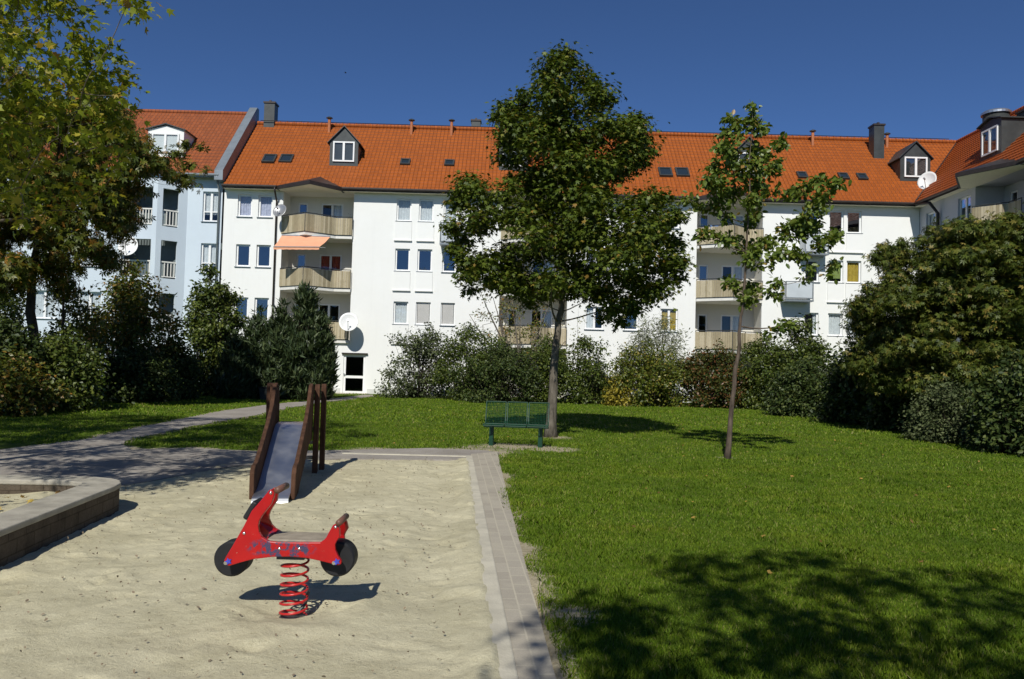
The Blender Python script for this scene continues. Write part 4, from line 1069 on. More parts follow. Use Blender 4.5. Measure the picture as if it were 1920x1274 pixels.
sb = gr(550, 1150, 0.035); YB = float(sb[1])
t = empty('spring_rider', (sb[0], YB, 0.03), 'red scooter shaped spring rider with black wheels standing in the sand', 'spring rider')
def zz(zx, zy, Y):
    p = at(380 + zx / 4.247, 880 + zy / 4.247, Y); return (p[0] - sb[0], p[2] - 0.03)
OUT = [(532, 168), (548, 158), (575, 185), (572, 215), (552, 275), (515, 320), (478, 368), (455, 410), (447, 450), (455, 500), (478, 540), (530, 570), (590, 578), (760, 580), (940, 580), (968, 562), (988, 540), (1008, 500), (1040, 445), (1068, 430), (1092, 470), (1095, 535), (1070, 572), (1058, 600), (1062, 645), (1082, 690), (1108, 728), (1108, 752), (1085, 762), (1040, 752), (960, 732), (830, 704), (700, 694), (560, 696), (400, 715), (300, 742), (215, 768), (185, 755), (175, 725), (190, 695), (240, 612), (330, 455), (395, 330), (470, 245)]
poly = [zz(a, b, YB - .135) for a, b in OUT]
for y in (-.15, .12):
    cv = (lambda b: .20 * min(max((b - .50) / .27, 0), 1)) if y > 0 else (lambda b: 0)      # the two boards lean together towards the top
    m = MB(); m.prism(poly, y, y + .03, lambda a, b, h: (a, h - cv(b), b)); o = m.obj('side_panel', 'red', t, inv=False); bevel(o, .005, 2)
p = zz(596, 168, YB - .17)
m = MB(); m.cyl((p[0], -.175, p[1]), (p[0], .02, p[1]), .021, 14); o = m.obj('handlebar', 'grip', t, True, inv=False)
q = zz(1098, 425, YB - .14)
m = MB(); m.cyl((q[0] - .008, -.16, q[1]), (q[0] - .008, .07, q[1]), .019, 14); m.obj('rear_grip', 'grip', t, True, inv=False)
s0, s1 = zz(500, 572, YB - .14), zz(985, 572, YB - .14)
m = MB(); m.box(s0[0], s1[0], -.119, .125, s0[1] - .016, s0[1] + .006); bevel(m.obj('seat', 'plank', t, inv=False), .006)
hb = zz(436, 318, YB)
m = MB(); T_ = lambda a, h, b: (hb[0] + a * .87 + b * .5, h, hb[1] - a * .5 + b * .87)
m.box(-.032, .005, -.116, .05, -.06, .065, T_); bevel(m.obj('front_shield', 'black_rubber', t, inv=False), .012)
for (cx_, cz_) in (zz(252, 700, YB), zz(1088, 700, YB)):
    m = MB(); m.tube([(cx_, -.062, cz_), (cx_, -.052, cz_), (cx_, .052, cz_), (cx_, .062, cz_)], [.098, .108, .108, .098], 36); w_ = m.obj('wheel', 'black_rubber', t, inv=False)
    m = MB(); m.cyl((cx_, -.155, cz_), (cx_, .155, cz_), .012, 10); m.obj('axle', 'chrome', w_)
for (a, b) in ((205, 735), (1068, 738)):
    x, z = zz(a, b, YB - .155); m = MB(); n = 10
    P = [(x + (.022 if i % 2 else .011) * math.cos(math.pi * i / 5), z + (.022 if i % 2 else .011) * math.sin(math.pi * i / 5)) for i in range(10)]
    m.prism(P, -.156, -.1505, lambda a, b, h: (a, h, b)); m.obj('hub_cap', 'blue_paint', t, inv=False)
for (a, b) in ((540, 190), (610, 635), (768, 635), (1057, 462), (328, 512)):
    x, z = zz(a, b, YB - .155); m = MB(); m.tube([(x, -.150, z), (x, -.155, z), (x, -.158, z)], [.011, .009, .002], 10); m.obj('bolt', 'chrome', t, True, inv=False)
zt = zz(700, 700, YB)[1]
m = MB(); n = 150; turns = 6.4
m.tube([(.082 * math.cos(2 * math.pi * turns * i / n), .082 * math.sin(2 * math.pi * turns * i / n), -.02 + (zt + .02) * i / n) for i in range(n + 1)], .0076, 8); m.obj('spring', 'red_steel', t, True, inv=False)
m = MB(); m.box(-.085, .085, -.118, .118, zt + .012, zt + .035); m.obj('mounting_plate', 'metal_dark', t, inv=False)
m = MB(); m.tube([(.02, .03, .0), (.06, .05, .05), (.075, .055, .13)], .012, 6); m.box(-.1, .1, -.1, .1, -.05, -.012); m.obj('anchor', 'metal_dark', t, inv=False)

# slide
sl = empty('slide', (-2.68, 9.12, 0.02), 'small brown wooden slide with a steel chute behind the red spring rider', 'slide', None, R(10))
SIDE = [(0.0, 0.02), (0.0, .31), (.03, .35), (.12, .395), (.30, .41), (.42, .45), (1.30, .80), (1.70, 1.00), (1.90, 1.2), (2.02, 1.275), (2.15, 1.295), (2.28, 1.265), (2.36, 1.19), (2.40, 1.05), (2.44, .50), (1.9, .46), (.62, .10), (.45, .02)]
for s in (-1, 1):
    m = MB(); x0 = s * .200; x1 = x0 + s * .052
    m.prism(SIDE, x0, x1, lambda a, b, h: (h + s * .012 * b, a, b)); bevel(m.obj('side_board', 'wood_brown', sl, inv=False), .01)
CH = [(-.21, .0), (-.20, .035), (-.175, .06), (-.14, .076), (-.08, .086), (.0, .09), (.18, .10), (.38, .155), (.62, .25), (1.75, .70), (1.9, .735), (2.2, .745)]
k = N('polished_chute_steel'); n1 = k.noise(3, 4); mp = k.n('ShaderNodeMapping'); mp.inputs['Scale'].default_value = (40, 1, 1); k.l(k.coord(), mp.inputs[0])
k.set((0.78, 0.78, 0.78), k.ramp(n1, [(0.3, (.34, .34, .34)), (0.7, (.50, .50, .50))]), 1.0); MAT['chute'] = k.m
m = MB(); m.prism(CH + [(a, b - .02) for a, b in CH[::-1]], -.198, .198, lambda a, b, h: (h, a, b)); m.obj('chute', 'chute', sl, inv=False)
m = MB(); m.box(-.2, .2, 2.2, 2.62, .69, .725); m.obj('platform', 'plank', sl, inv=False)
for s in (-1, 1):
    for (ya, yb, lean, ox) in ((2.34, 2.54, 0, .275), (2.60, 2.84, .10, .352)):
        P = [(ya + lean, -.05), (yb + lean, -.05), (yb, 1.0), (yb - .01, 1.22), (yb - .04, 1.28), (ya + .04, 1.28), (ya + .01, 1.22), (ya, 1.0)]
        m = MB(); m.prism(P, s * ox, s * (ox + .07), lambda a, b, h: (h, a, b)); bevel(m.obj('ladder_board', 'wood_brown', sl, inv=False), .008)
for z in (.2, .42, .62):
    m = MB(); m.box(-.274, .274, 2.40, 2.52, z, z + .035); m.obj('rung', 'plank', sl, inv=False)

# bench
g0 = gr(967, 838, .03)
bn = empty('bench', (g0[0], g0[1] + .1, .02), 'green metal mesh bench with three seats beside the big tree', 'bench', None, R(-4))
for s in (-1, 1):
    m = MB(); m.tube([(s * .50, 0, -.1), (s * .50, 0, .38), (s * .50, 0, .40)], [.062, .055, .07], 4); m.box(s * .50 - .03, s * .50 + .03, -.22, .26, .40, .43); m.obj('leg', 'green_metal', bn, inv=False)
m = MB(); m.box(-.66, .66, -.03, .03, .385, .42); m.obj('beam', 'green_metal', bn, inv=False)
SP = [(-.27, .43), (-.24, .452), (-.1, .455), (.08, .435), (.17, .44), (.22, .50), (.26, .62), (.31, .78), (.335, .89)]
SPi = np.array(SP)
dl = np.concatenate([[0], np.cumsum(np.hypot(*np.diff(SPi, axis=0).T))])
for i, c in enumerate((-.445, 0, .445)):
    hw_ = .205
    m = MB()
    for x in np.linspace(c - hw_ + .02, c + hw_ - .02, 13): m.tube([(x, *p) for p in SP], .0038, 4)
    for q in np.linspace(.02, dl[-1] - .02, 28):
        y, z = np.interp(q, dl, SPi[:, 0]), np.interp(q, dl, SPi[:, 1]); m.cyl((c - hw_, y, z), (c + hw_, y, z), .0036, 4)
    st_ = m.obj('seat', 'green_metal', bn, inv=False)
    m = MB()
    for s in (-1, 1): m.tube([(c + s * hw_, *p) for p in SP], .011, 8)
    for p in (SP[0], SP[-1], SP[4]): m.cyl((c - hw_, *p), (c + hw_, *p), .011, 8)
    m.obj('seat_frame', 'green_metal', st_)

# raised sand pit with a low wall
def rounded(pts, r, n=6):
    out = []
    for i, p in enumerate(pts):
        p = np.array(p); a = np.array(pts[i - 1]) - p; b = np.array(pts[(i + 1) % len(pts)]) - p
        a = a / np.linalg.norm(a) * r; b = b / np.linalg.norm(b) * r
        for t_ in np.linspace(0, 1, n): out.append(tuple((p + a) * (1 - t_) ** 2 + 2 * t_ * (1 - t_) * p + (p + b) * t_ ** 2))
    return out
outer = rounded([(-3.52, 4.2), (-4.00, 8.62), (-9.5, 8.32), (-9.0, 3.6)], .62)
inner = rounded([(-3.85, 4.5), (-4.31, 8.30), (-9.2, 8.02), (-8.75, 3.95)], .34)
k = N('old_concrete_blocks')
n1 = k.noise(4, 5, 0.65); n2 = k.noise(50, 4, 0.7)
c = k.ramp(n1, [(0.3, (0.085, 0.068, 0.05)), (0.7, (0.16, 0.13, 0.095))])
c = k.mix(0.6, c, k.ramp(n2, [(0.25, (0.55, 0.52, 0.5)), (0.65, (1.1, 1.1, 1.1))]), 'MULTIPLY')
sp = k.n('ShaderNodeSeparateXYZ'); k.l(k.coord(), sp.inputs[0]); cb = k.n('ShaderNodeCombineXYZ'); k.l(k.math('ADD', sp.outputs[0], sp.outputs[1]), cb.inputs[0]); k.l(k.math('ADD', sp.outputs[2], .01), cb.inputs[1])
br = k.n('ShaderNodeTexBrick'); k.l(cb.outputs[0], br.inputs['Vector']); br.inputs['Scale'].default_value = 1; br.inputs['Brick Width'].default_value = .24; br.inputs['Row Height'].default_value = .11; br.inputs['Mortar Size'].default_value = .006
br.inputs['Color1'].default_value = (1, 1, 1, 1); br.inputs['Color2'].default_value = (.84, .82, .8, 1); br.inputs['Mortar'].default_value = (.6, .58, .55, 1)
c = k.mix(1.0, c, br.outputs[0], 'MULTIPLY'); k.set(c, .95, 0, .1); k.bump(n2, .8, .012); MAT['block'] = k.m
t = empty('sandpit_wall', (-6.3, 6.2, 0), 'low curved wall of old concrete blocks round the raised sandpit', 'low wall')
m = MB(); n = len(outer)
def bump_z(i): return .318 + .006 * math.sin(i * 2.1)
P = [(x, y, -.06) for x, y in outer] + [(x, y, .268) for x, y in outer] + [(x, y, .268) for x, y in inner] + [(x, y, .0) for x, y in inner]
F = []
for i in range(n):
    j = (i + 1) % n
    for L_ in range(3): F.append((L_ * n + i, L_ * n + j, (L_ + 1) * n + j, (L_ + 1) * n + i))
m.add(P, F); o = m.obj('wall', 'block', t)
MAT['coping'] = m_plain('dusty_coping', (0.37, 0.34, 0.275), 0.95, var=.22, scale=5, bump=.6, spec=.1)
m = MB(); P = []
cen_ = np.array([-6.4, 6.2])
def grow(p, d): v = np.array(p) - cen_; return tuple(np.array(p) + v / np.linalg.norm(v) * d)
go, gi = [grow(p, .012) for p in outer], [grow(p, -.012) for p in inner]
P = [(x, y, .27) for x, y in go] + [(x, y, .325) for x, y in go] + [(x, y, .325) for x, y in gi] + [(x, y, .27) for x, y in gi]
F = [(L_ * n + i, L_ * n + (i + 1) % n, ((L_ + 1) % 4) * n + (i + 1) % n, ((L_ + 1) % 4) * n + i) for i in range(n) for L_ in range(4)]
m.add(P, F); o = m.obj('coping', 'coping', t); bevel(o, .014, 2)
xs = np.arange(-9.4, -3.7, .05); ys = np.arange(3.8, 8.5, .05); X, Y = np.meshgrid(xs, ys)
Z = .19 + .04 * (vnoise(X, Y, 1.2) - .5) + .03 * (vnoise(X, Y, 4) - .5) + .012 * (vnoise(X, Y, 11) - .5)
ok = sdist(inner, (X[:-1, :-1] + .025), (Y[:-1, :-1] + .025)) < .06
idx = np.arange(X.size).reshape(X.shape); F = np.stack([idx[:-1, :-1], idx[:-1, 1:], idx[1:, 1:], idx[1:, :-1]], -1)[ok]
used = np.unique(F); remap = np.full(X.size, -1); remap[used] = np.arange(len(used))
tag(link('sandpit_sand', np_mesh('sandpit_sand', np.stack([X, Y, Z], -1).reshape(-1, 3)[used], remap[F].ravel(), np.full(len(F), 4)), 'sand', smooth=True), kind='structure')
# litter bin far back on the lawn
bb = gr(503, 751, .03)
t = empty('litter_bin', (bb[0], bb[1], .02), 'small dark square litter bin on the lawn in front of the conifers', 'litter bin')
m = MB(); m.tube([(0, 0, .02), (0, 0, .50)], [.34, .40], 4); m.obj('body', 'metal_dark', t, inv=False)
m = MB(); m.tube([(0, 0, .502), (0, 0, .56)], [.43, .43], 4); m.obj('rim', 'black_rubber', t, inv=False)

# fallen leaves (uncountable litter)
def litter(n, fx, fz, mat, size):
    x, y = fx(n); P = np.stack([x, y, fz(x, y)], -1); nn = rng.normal(size=(n, 3)) * .35 + np.array([0, 0, 1]); d = rng.normal(size=(n, 3))
    return leaves_mesh(P, nn, d, size * rng.uniform(.6, 1.2, n), 'maple')
LM['litter'] = m_leaf('fallen_leaves', [(0, (.14, .07, .02)), (.5, (.30, .17, .04)), (1, (.48, .33, .06))], trans=.1, rough=.7)
def fx1(n):
    return np.concatenate([rng.normal(-5.15, .25, n // 2), rng.uniform(-6.8, -4.5, n - n // 2)]), np.concatenate([rng.normal(7.75, .16, n // 2), rng.uniform(6, 8.1, n - n // 2)])
tag(link('fallen_leaves', litter(70, fx1, lambda x, y: .225 + 0 * x, None, .07), LM['litter']), 'dry yellow leaves lying in the raised sandpit', 'leaves', kind='stuff')
def fx2(n): return rng.uniform(-3, 9, n), rng.uniform(5, 30, n)
def fz2(x, y): return lawn_z(x, y) + .035
def fx3(n):
    x, y = fx2(n); kk = (sdist(SAND, x, y) > .3) & (sdist(BR_POLY, x, y) > .1) & (sdist(PAVE, x, y) > .1); return x[kk][:260], y[kk][:260]
x, y = fx3(1200); P = np.stack([x, y, fz2(x, y)], -1); nn = rng.normal(size=P.shape) * .4 + np.array([0, 0, 1])
tag(link('fallen_leaves', leaves_mesh(P, nn, rng.normal(size=P.shape), .06 * rng.uniform(.6, 1.2, len(P)), 'maple'), LM['litter']), 'few dry leaves scattered on the lawn', 'leaves', kind='stuff')
# crumbs, pebbles and twigs on the sand
n = 3200; x = rng.uniform(-5.4, -.1, n); y = rng.uniform(3.2, 13.6, n); kk = sdist(SAND, x, y) < -.1; x, y = x[kk], y[kk]
P = np.stack([x, y, .045 + .03 * (vnoise(x, y, .9) - .5) + .026 * (vnoise(x, y, 2.6) - .5)], -1)
MAT['crumbs'] = m_plain('pebbles_and_bark', (0.20, 0.155, 0.10), 0.9, var=.5, scale=3)
tag(link('sand_litter', leaves_mesh(P, rng.normal(size=P.shape) * .6 + np.array([0, 0, 1]), rng.normal(size=P.shape), .013 * rng.uniform(.4, 1.8, len(P)) ** 1.4, 'leaf'), 'crumbs'), 'small crumbs of bark and pebbles on the sand', 'debris', kind='stuff')

# ================================================================== TREES
# big maple in the middle
ML = [(1052, 105, 22), (1035, 130, 28), (1070, 125, 25), (1045, 165, 40), (1100, 150, 26), (1125, 165, 16), (1020, 200, 35), (1060, 210, 45), (1110, 205, 32), (1135, 195, 14),
      (955, 207, 28), (935, 218, 16), (985, 195, 26), (965, 245, 36), (1010, 250, 45), (1060, 265, 55), (1120, 250, 42), (1165, 240, 38), (1198, 228, 18), (1183, 275, 38), (1150, 295, 40), (1200, 300, 20),
      (962, 290, 32), (948, 262, 22), (1000, 310, 42), (1050, 330, 48), (1100, 320, 46), (1160, 318, 30), (962, 335, 20), (990, 365, 38), (1040, 380, 48), (1090, 370, 42), (1130, 345, 22),
      (878, 348, 28), (866, 375, 26), (905, 388, 32), (950, 395, 38), (868, 420, 32), (850, 425, 16), (900, 425, 32), (1000, 420, 48), (1060, 430, 48), (1110, 410, 44), (1160, 400, 36), (1210, 388, 36), (1240, 372, 18), (1235, 410, 33), (1262, 415, 18),
      (1180, 440, 48), (1230, 450, 38), (1268, 460, 24), (1282, 490, 14), (1120, 470, 48), (1060, 480, 48), (1000, 470, 38), (955, 485, 36), (905, 492, 36), (872, 495, 28), (858, 475, 18),
      (890, 525, 22), (930, 522, 32), (975, 530, 34), (1010, 520, 34), (1080, 520, 42), (1140, 520, 42), (1200, 510, 42), (1248, 500, 28), (1248, 530, 22), (1215, 550, 32), (1170, 560, 36), (1120, 560, 28), (1140, 590, 22), (1165, 602, 15), (1190, 585, 18), (990, 560, 22), (1030, 540, 28)]
TB = gr(1032, 820, .03); YT = float(TB[1])
ya = np.array([90, 160, 210, 260, 310, 360, 420, 500, 560, 620]); hwm = np.array([.4, .9, 1.5, 1.8, 1.8, 2.2, 2.6, 2.7, 2.2, .9])
def half1(x, y): h = np.interp(y, ya, hwm); dx = (x - 1060) * YT / FPX; return math.sqrt(max(.06, h * h - dx * dx * .8))
trunk = [at(x, y, YT) for x, y in ((1032, 824), (1036, 720), (1043, 640), (1052, 570), (1058, 480), (1060, 380), (1058, 250), (1054, 110))]
tree('maple_tree', 'big dark green maple in the middle of the lawn behind the bench', 'tree', trunk, .125, px_clumps([(x, y, r * 1.08) for x, y, r in ML], YT, half1, .68) + px_clumps([(x, y, r * .9) for x, y, r in ML if 150 < y < 560], YT, lambda x, y: half1(x, y) * .5, .62, False), LM['maple'], 'maple', 780, .125, 'bark', zlow=.30, up=.9, outw=.65, rnd=.45, droop=.25, shell=1.8)
# slender young tree on the right lawn
CL = [(1412, 198, 12), (1408, 222, 16), (1360, 228, 12), (1362, 255, 15), (1430, 240, 15), (1345, 280, 16), (1385, 270, 20), (1425, 275, 20), (1455, 270, 13), (1340, 312, 17), (1380, 310, 22), (1425, 310, 21), (1472, 285, 11), (1345, 345, 20), (1318, 350, 16), (1395, 345, 24), (1442, 340, 18), (1300, 375, 13), (1350, 378, 20), (1400, 382, 20), (1420, 402, 14),
      (1512, 345, 18), (1540, 335, 15), (1556, 355, 12), (1525, 370, 20), (1490, 360, 11), (1510, 400, 17), (1480, 420, 17), (1540, 420, 15), (1566, 440, 12), (1500, 440, 18), (1460, 455, 15), (1545, 460, 13), (1430, 450, 11), (1310, 450, 7), (1410, 480, 13), (1390, 440, 12), (1465, 480, 15), (1500, 480, 13), (1562, 500, 12), (1420, 530, 14), (1450, 540, 9), (1405, 560, 9), (1372, 520, 7), (1475, 610, 10), (1330, 440, 7)]
TB2 = gr(1363, 862, .03); Y2 = float(TB2[1])
trunk = [at(x, y, Y2) for x, y in ((1363, 866), (1372, 770), (1384, 660), (1390, 600), (1397, 520), (1402, 420), (1405, 320), (1411, 205))]
t2 = tree('young_tree', 'slender young tree with sparse leaves and thin stem on the right lawn', 'tree', trunk, .054, px_clumps([(x, y, r * 1.15) for x, y, r in CL], Y2, lambda x, y: .55, .85, double=False), LM['cherry'], 'leaf', 760, .11, 'bark_red', zlow=.36, leafy=.12, up=.6, outw=.4, rnd=.9, droop=.35, shell=1.6)
# near maple on the left, trunk outside the frame
def near_ok(c, r):
    x, y = proj(c); rp = r * FPX / c[1] * .9
    e = np.interp(y, [-400, 0, 40, 65, 90, 130, 165, 200, 240, 290, 330, 390, 420], [420, 262, 205, 185, 175, 195, 205, 190, 185, 160, 110, 45, -40])
    return x + rp < e and y + rp < 395
cl = []
cl += row_clumps([(-30, -90, 262), (20, -90, 225), (60, -90, 190), (95, -90, 175), (130, -90, 195), (165, -90, 208), (200, -90, 190), (245, -90, 185), (290, -90, 160), (330, -90, 110), (385, -90, 45)], 7.8, 1.6, 88, .18, .34)
while len(cl) < 430:
    v = rng.normal(size=3); v /= np.linalg.norm(v); c = np.array([-8.2, 8.6, 7.2]) + v * np.array([3.9, 3.6, 4.3]) * rng.random() ** .38
    r = rng.uniform(.25, .5)
    if c[1] > 3.5 and near_ok(c, r): cl.append((c, (r, r, r * .75)))
for _ in range(55):
    c = np.array([rng.uniform(-7.2, -5.0), rng.uniform(4.2, 7.0), rng.uniform(3.4, 5.6)]); r = rng.uniform(.25, .45)
    if near_ok(c, r) and c[0] / c[1] < -.74: cl.append((c, (r, r, r * .75)))
for (x, y, r) in ((262, 15, 13), (262, 38, 10), (240, 5, 12), (222, 172, 12), (236, 185, 9), (205, 200, 14), (20, 320, 26), (40, 350, 22), (15, 300, 25), (45, 385, 10), (60, 250, 30), (110, 260, 28), (170, 150, 22), (190, 110, 14), (140, 60, 30), (195, 150, 12), (150, 200, 22), (120, 120, 24), (60, 60, 30), (60, 150, 28), (30, 220, 30), (100, 30, 30), (175, 30, 20), (120, 200, 22), (165, 260, 14), (80, 310, 18)):
    Y = 7.6 + rng.uniform(-.5, 1.2); rr = r * Y / FPX; cl.append((at(x, y, Y), (rr, rr, rr)))
tree('maple_tree', 'near maple with bright yellow green leaves reaching in at the upper left corner', 'tree', [(-8.3, 8.6, -.1), (-8.2, 8.6, 1.5), (-8.1, 8.6, 3), (-8.0, 8.5, 5), (-7.9, 8.5, 7), (-7.9, 8.5, 11.0)], .17, cl, LM['near'], 'maple', 250, .108, 'bark', zlow=.22, up=.8, outw=.3, rnd=.7, droop=.5, shell=1.8, skip=2, twigs=1)
# autumn tree on the left, with a dark trunk
BT = gr(70, 768, .03); Y3 = 24.0
rows = [(185, 90, 215), (215, 40, 240), (250, -10, 275), (280, -60, 330), (310, -80, 360), (340, -100, 320), (380, -120, 290), (420, -130, 270), (450, -130, 235), (480, -130, 225), (515, -110, 170), (545, -90, 40)]
cl = row_clumps(rows, Y3, 2.6, 200, .35, .62, .75)
for (x, y, r) in ((345, 270, 14), (375, 275, 9), (355, 310, 14), (385, 320, 9), (330, 290, 20), (300, 300, 22), (315, 330, 16)): rr = r * Y3 / FPX; cl.append((at(x, y, Y3), (rr, rr, rr * .8)))
trunk = [at(x, y, Y3) for x, y in ((68, 770), (66, 680), (58, 580), (60, 510), (72, 440), (90, 360), (110, 280), (130, 200))]
tree('chestnut_tree', 'brown and green autumn chestnut with a dark bare trunk at the left', 'tree', trunk, .19, cl, LM['brown'], 'palm', 260, .17, 'bark_dark', zlow=.42, up=.5, outw=.7, rnd=.6, droop=.45, shell=1.8)
tr2 = [at(x, y, 25.5) for x, y in ((118, 765), (117, 680), (118, 600), (116, 520), (120, 440), (128, 380))]
cl = row_clumps([(420, 90, 160), (480, 80, 200), (540, 75, 190), (600, 90, 180)], 25.5, 1.0, 16, .2, .35)
tree('young_tree', 'thin bare stemmed tree just right of the dark chestnut trunk', 'tree', tr2, .07, cl, LM['brown'], 'diamond', 60, .14, 'bark_dark', zlow=.4, twigs=5)
# chestnut on the right
rows = [(400, 1862, 1960), (420, 1835, 1990), (440, 1735, 2010), (470, 1640, 2030), (500, 1640, 2040), (540, 1612, 2050), (580, 1605, 2060), (620, 1600, 2060), (660, 1605, 2060), (700, 1600, 2060), (735, 1640, 2060)]
cl = row_clumps(rows, 23.0, 2.6, 430, .38, .66, .5)
for (x, y, r) in ((1655, 462, 14), (1645, 480, 14), (1690, 455, 12), (1745, 432, 14), (1895, 408, 14), (1625, 540, 14), (1610, 570, 12), (1615, 690, 14), (1640, 700, 14)): rr = r * 23 / FPX; cl.append((at(x, y, 23), (rr, rr, rr * .8)))
trunk = [at(x, y, 23.2) for x, y in ((1800, 812), (1802, 740), (1806, 670), (1815, 600), (1825, 520), (1840, 430))]
tree('chestnut_tree', 'broad yellowing chestnut at the right edge in front of the grey wing', 'tree', trunk, .17, cl, LM['chestnut'], 'palm', 600, .125, 'bark_dark', zlow=.2, up=.6, outw=.75, rnd=.5, droop=.5, shell=1.8)
# tree behind the photographer whose shade falls on the lawn
cl = []
for _ in range(64):
    v = rng.normal(size=3); v /= np.linalg.norm(v); c = np.array([1.1, -2.55, 6.1]) + v * np.array([2.0, 1.8, 1.9]) * rng.random() ** .4; r = rng.uniform(.26, .46); cl.append((c, (r, r, r * .75)))
for v in ((-1.55, 0, 1.0), (-1.7, 0, .4), (1.9, 0, 1.4), (.3, 0, 2.0), (1.0, 0, 1.9), (2.2, 0, .6), (2.4, .2, -.3)): cl.append((np.array([1.1, -2.55, 6.1]) + np.array(v), (.33, .33, .26)))
tree('maple_tree', 'maple behind the photographer whose shade falls on the near lawn', 'tree', [(1.05, -2.55, -.1), (1.05, -2.55, 2), (1.1, -2.55, 4), (1.1, -2.55, 7.4)], .14, cl, LM['maple'], 'maple', 260, .14, 'bark', zlow=.4, twigs=1)
cl = []
for _ in range(130):
    v = rng.normal(size=3); v /= np.linalg.norm(v); c = np.array([-13.0, 9.6, 7.6]) + v * np.array([3.6, 3.4, 3.9]) * rng.random() ** .4; r = rng.uniform(.4, .65); cl.append((c, (r, r, r * .75)))
tree('maple_tree', 'maple beyond the left edge of the frame whose shade falls on the path', 'tree', [(-13, 9.6, -.1), (-13, 9.6, 3), (-13, 9.6, 6), (-13, 9.6, 10.8)], .18, cl, LM['maple'], 'maple', 130, .17, 'bark', zlow=.3, twigs=1)

# ------------------------------------------------------------------ shrubs
HB = None
SPIRE = [(0, .8), (.25, 1.0), (.5, .88), (.72, .60), (.88, .32), (1, .10)]
kw_yew = dict(tpl='spray', size=.30, dens=190, n=30, r=(.22, .38), rows=SPIRE, bark='bark_dark', cat='conifer', dirup=.95, cat_=0)
def yew(label, x0, x1, yt, Y, n=34):
    return bush('yew_bush', label, x0, x1, yt, Y, LM['yew'], 'spray', .30, 210, n, None, 'bark_dark', (.2, .36), SPIRE, 'conifers in front of the white house', 1.0, 'conifer', 0.0, dirup=.95)
yew('lowest dark conifer at the left end of the conifer group', 408, 470, 626, 33.6, 70)
yew('narrow dark conifer with its top below the bedroom windows', 450, 508, 580, 34.2, 90)
yew('slim dark conifer with a pointed top left of the tallest conifer', 488, 552, 566, 34.0, 95)
yew('tallest broad dark conifer in front of the recessed balconies', 526, 612, 536, 34.4, 130)
yew('squat dark conifer nearest the garden door', 570, 630, 588, 34.6, 80)
B_ = bush
B_('shrub', 'dark shrub at the far left edge below the chestnut', -70, 70, 600, 22.0, LM['dark'], size=.13, n=40, r=(.4, .6))
B_('shrub', 'rounded brownish green shrub right of the chestnut trunk', 60, 195, 610, 23.5, LM['mid'], size=.12, n=36, r=(.4, .6))
B_('shrub', 'rusty low shrub under the chestnut', -40, 110, 655, 21.0, LM['brown'], size=.12, n=22, r=(.35, .55))
B_('tall_shrub', 'tall loose brown green shrub in front of the blue house', 135, 345, 492, 31.0, LM['brown'], size=.15, n=46, r=(.4, .65), low=.35, dens=85, depth=1.4)
B_('shrub', 'wide dark hedge plant under the tall brown shrub', 165, 330, 655, 29.0, LM['dark'], size=.13, n=46, r=(.4, .65))
B_('shrub', 'dark shrub left of the upright laurel', 262, 380, 640, 31.5, LM['dark'], size=.13, n=36, r=(.4, .6))
B_('laurel', 'upright dark laurel with a bright leafy top beside the white house', 340, 455, 500, 35.6, LM['mid'], 'leaf', .15, 120, 60, 1.2, r=(.35, .55), rows=[(0, .9), (.4, 1), (.75, .85), (1, .35)])
B_('shrub', 'silvery loose shrub against the white wall right of the garden door', 708, 862, 604, 39.5, LM['silver'], 'diamond', .13, 85, 44, 1.2, r=(.35, .6))
B_('shrub', 'dark green shrub right of the silvery shrub', 805, 975, 606, 38.5, LM['mid'], size=.12, n=56, r=(.4, .6))
B_('shrub', 'low grey green mound behind the bench', 838, 1030, 645, 37.0, LM['dark'], size=.11, n=44, r=(.35, .55))
B_('shrub', 'green shrub hiding behind the big maple trunk', 968, 1088, 628, 38.0, LM['mid'], size=.12, n=30, r=(.4, .55))
B_('shrub', 'green shrub just right of the big maple trunk', 1035, 1160, 630, 38.2, LM['mid'], size=.13, n=30, r=(.35, .55), dens=120)
B_('shrub', 'yellow green shrub between the two lawn trees', 1125, 1295, 640, 37.6, LM['yellow'], size=.13, n=44, r=(.4, .6), dens=130)
B_('shrub', 'small golden leaved shrub at the foot of the hedge', 1128, 1190, 706, 37.0, LM['gold'], size=.12, n=14, r=(.25, .4), dens=110)
B_('willow', 'pale grey willow with fine loose twigs in front of the yellow curtains', 1165, 1298, 585, 40.3, LM['willow'], 'spray', .22, 45, 42, 1.2, r=(.4, .6), low=.3, cat='tree')
B_('shrub', 'reddish topped shrub left of the young tree stem', 1258, 1410, 642, 38.0, LM['reddish'], size=.13, n=60, r=(.35, .55))
B_('shrub', 'green shrub right of the young tree stem', 1375, 1480, 632, 38.0, LM['mid'], size=.13, n=54, r=(.35, .55))
B_('shrub', 'tall dark shrub in front of the ground floor window at the right', 1418, 1570, 600, 36.0, LM['mid'], 'leaf', .14, 120, 60, 1.4, r=(.4, .6), rows=[(0, 1), (.5, .95), (.8, .7), (1, .3)])
B_('shrub', 'dark spreading shrub at the lawn edge left of the chestnut', 1440, 1610, 672, 31.5, LM['dark'], size=.12, n=70, r=(.35, .55))
B_('shrub', 'dark green bush under the left side of the chestnut', 1540, 1730, 630, 27.0, LM['dark'], 'leaf', .14, 120, 70, 1.5, r=(.4, .6))
B_('shrub', 'rounded grey green bush under the middle of the chestnut', 1700, 1862, 712, 20.5, LM['silver'], 'diamond', .085, 210, 46, 1.0, r=(.28, .45))
B_('shrub', 'dark bush at the far right edge of the lawn', 1832, 1990, 660, 17.8, LM['dark'], 'leaf', .11, 160, 46, 1.0, r=(.3, .45))
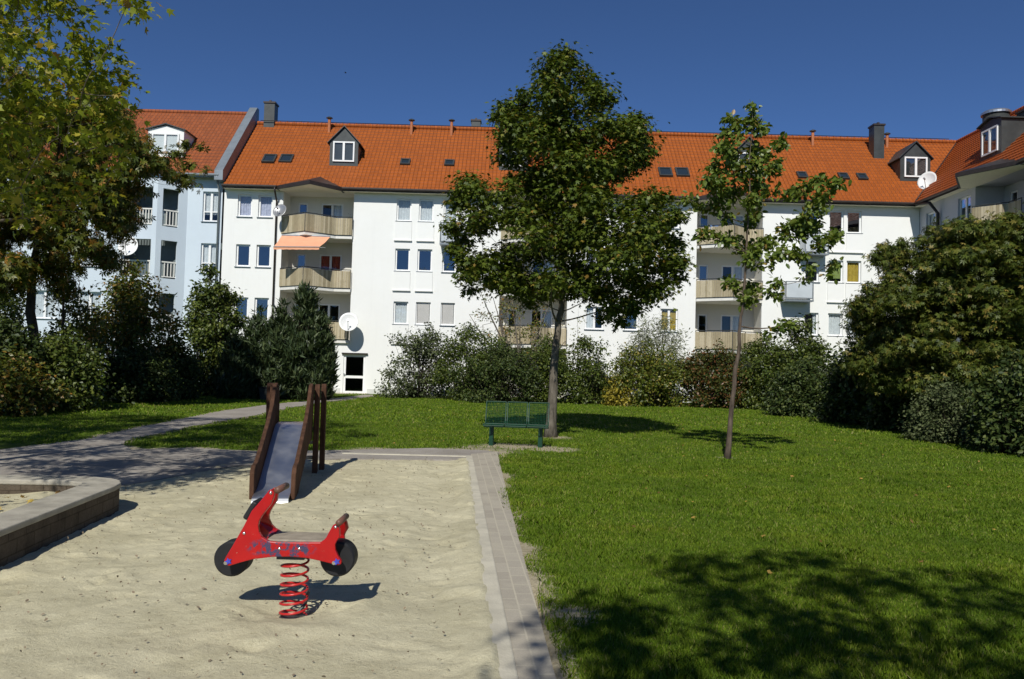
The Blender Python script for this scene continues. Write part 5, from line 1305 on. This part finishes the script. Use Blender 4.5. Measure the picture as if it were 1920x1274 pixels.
B_('shrub', 'dark bush filling the gap under the chestnut', 1620, 1790, 640, 24.5, LM['dark'], 'leaf', .13, 120, 50, 1.2, r=(.4, .6))
B_('shrub', 'dark shrub filling the hedge behind the small sapling', 1085, 1165, 690, 39.5, LM['dark'], size=.12, n=30, r=(.35, .55))
B_('shrub', 'loose brown shrub between the chestnut trunk and the tall brown shrub', 70, 200, 540, 27.0, LM['brown'], size=.14, n=40, r=(.35, .6), dens=70, depth=1.2)
B_('tall_shrub', 'tall loose green shrub at the far left edge in front of the blue house', -80, 66, 535, 27.5, LM['mid'], size=.14, n=40, r=(.4, .6), dens=80, depth=1.2, low=.2)
B_('shrub', 'dark shrub behind the raised sandpit at the left lawn edge', -60, 150, 640, 25.5, LM['dark'], size=.13, n=56, r=(.4, .65))
# thin tree with many bare stems between hedge and wall
bt = at(985, 690, 40.0)
t = empty('bare_shrub', (bt[0], 40.0, 0), 'thin many stemmed shrub with sparse yellow leaves left of the big maple trunk', 'shrub')
m = MB(); cl = []
for (x, y) in ((900, 545), (925, 560), (945, 535), (880, 590), (960, 560), (1000, 560), (1020, 600), (1045, 610), (1060, 640), (975, 600), (905, 610), (1030, 570)):
    e = at(x, y, 40 + rng.uniform(-.8, .8)); pts = limb(m, (bt[0] + rng.normal() * .12, 40, -.02), e, .075, .014, sag=.10, n=7)
    for q in (3, 4, 5, 6):
        v = rng.normal(size=3) * np.array([.5, .4, .35]); m.tube([pts[q], pts[q] + v * .6, pts[q] + v * 1.2 + np.array([0, 0, .12])], [.012, .008, .004], 5)
        cl.append((pts[q] + v, (.38, .38, .3)))
m.obj('stems', 'bark', t, True); me = leaves_mesh(*scatter(cl, 130, .13), 'diamond'); me.name = 'foliage'; link('foliage', me, LM['brown'], t)
tr = [at(x, y, 39.5) for x, y in ((1083, 752), (1083, 690), (1083, 640), (1084, 580))]
tree('sapling', 'small sapling with a straight thin stem right of the big maple trunk', 'tree', tr, .035, [(at(1090, y, 39.5) + rng.normal(size=3) * .15, (.28, .28, .3)) for y in (585, 600, 620, 640, 655)], LM['yellow'], 'diamond', 90, .12, 'bark', zlow=.7, skip=0)
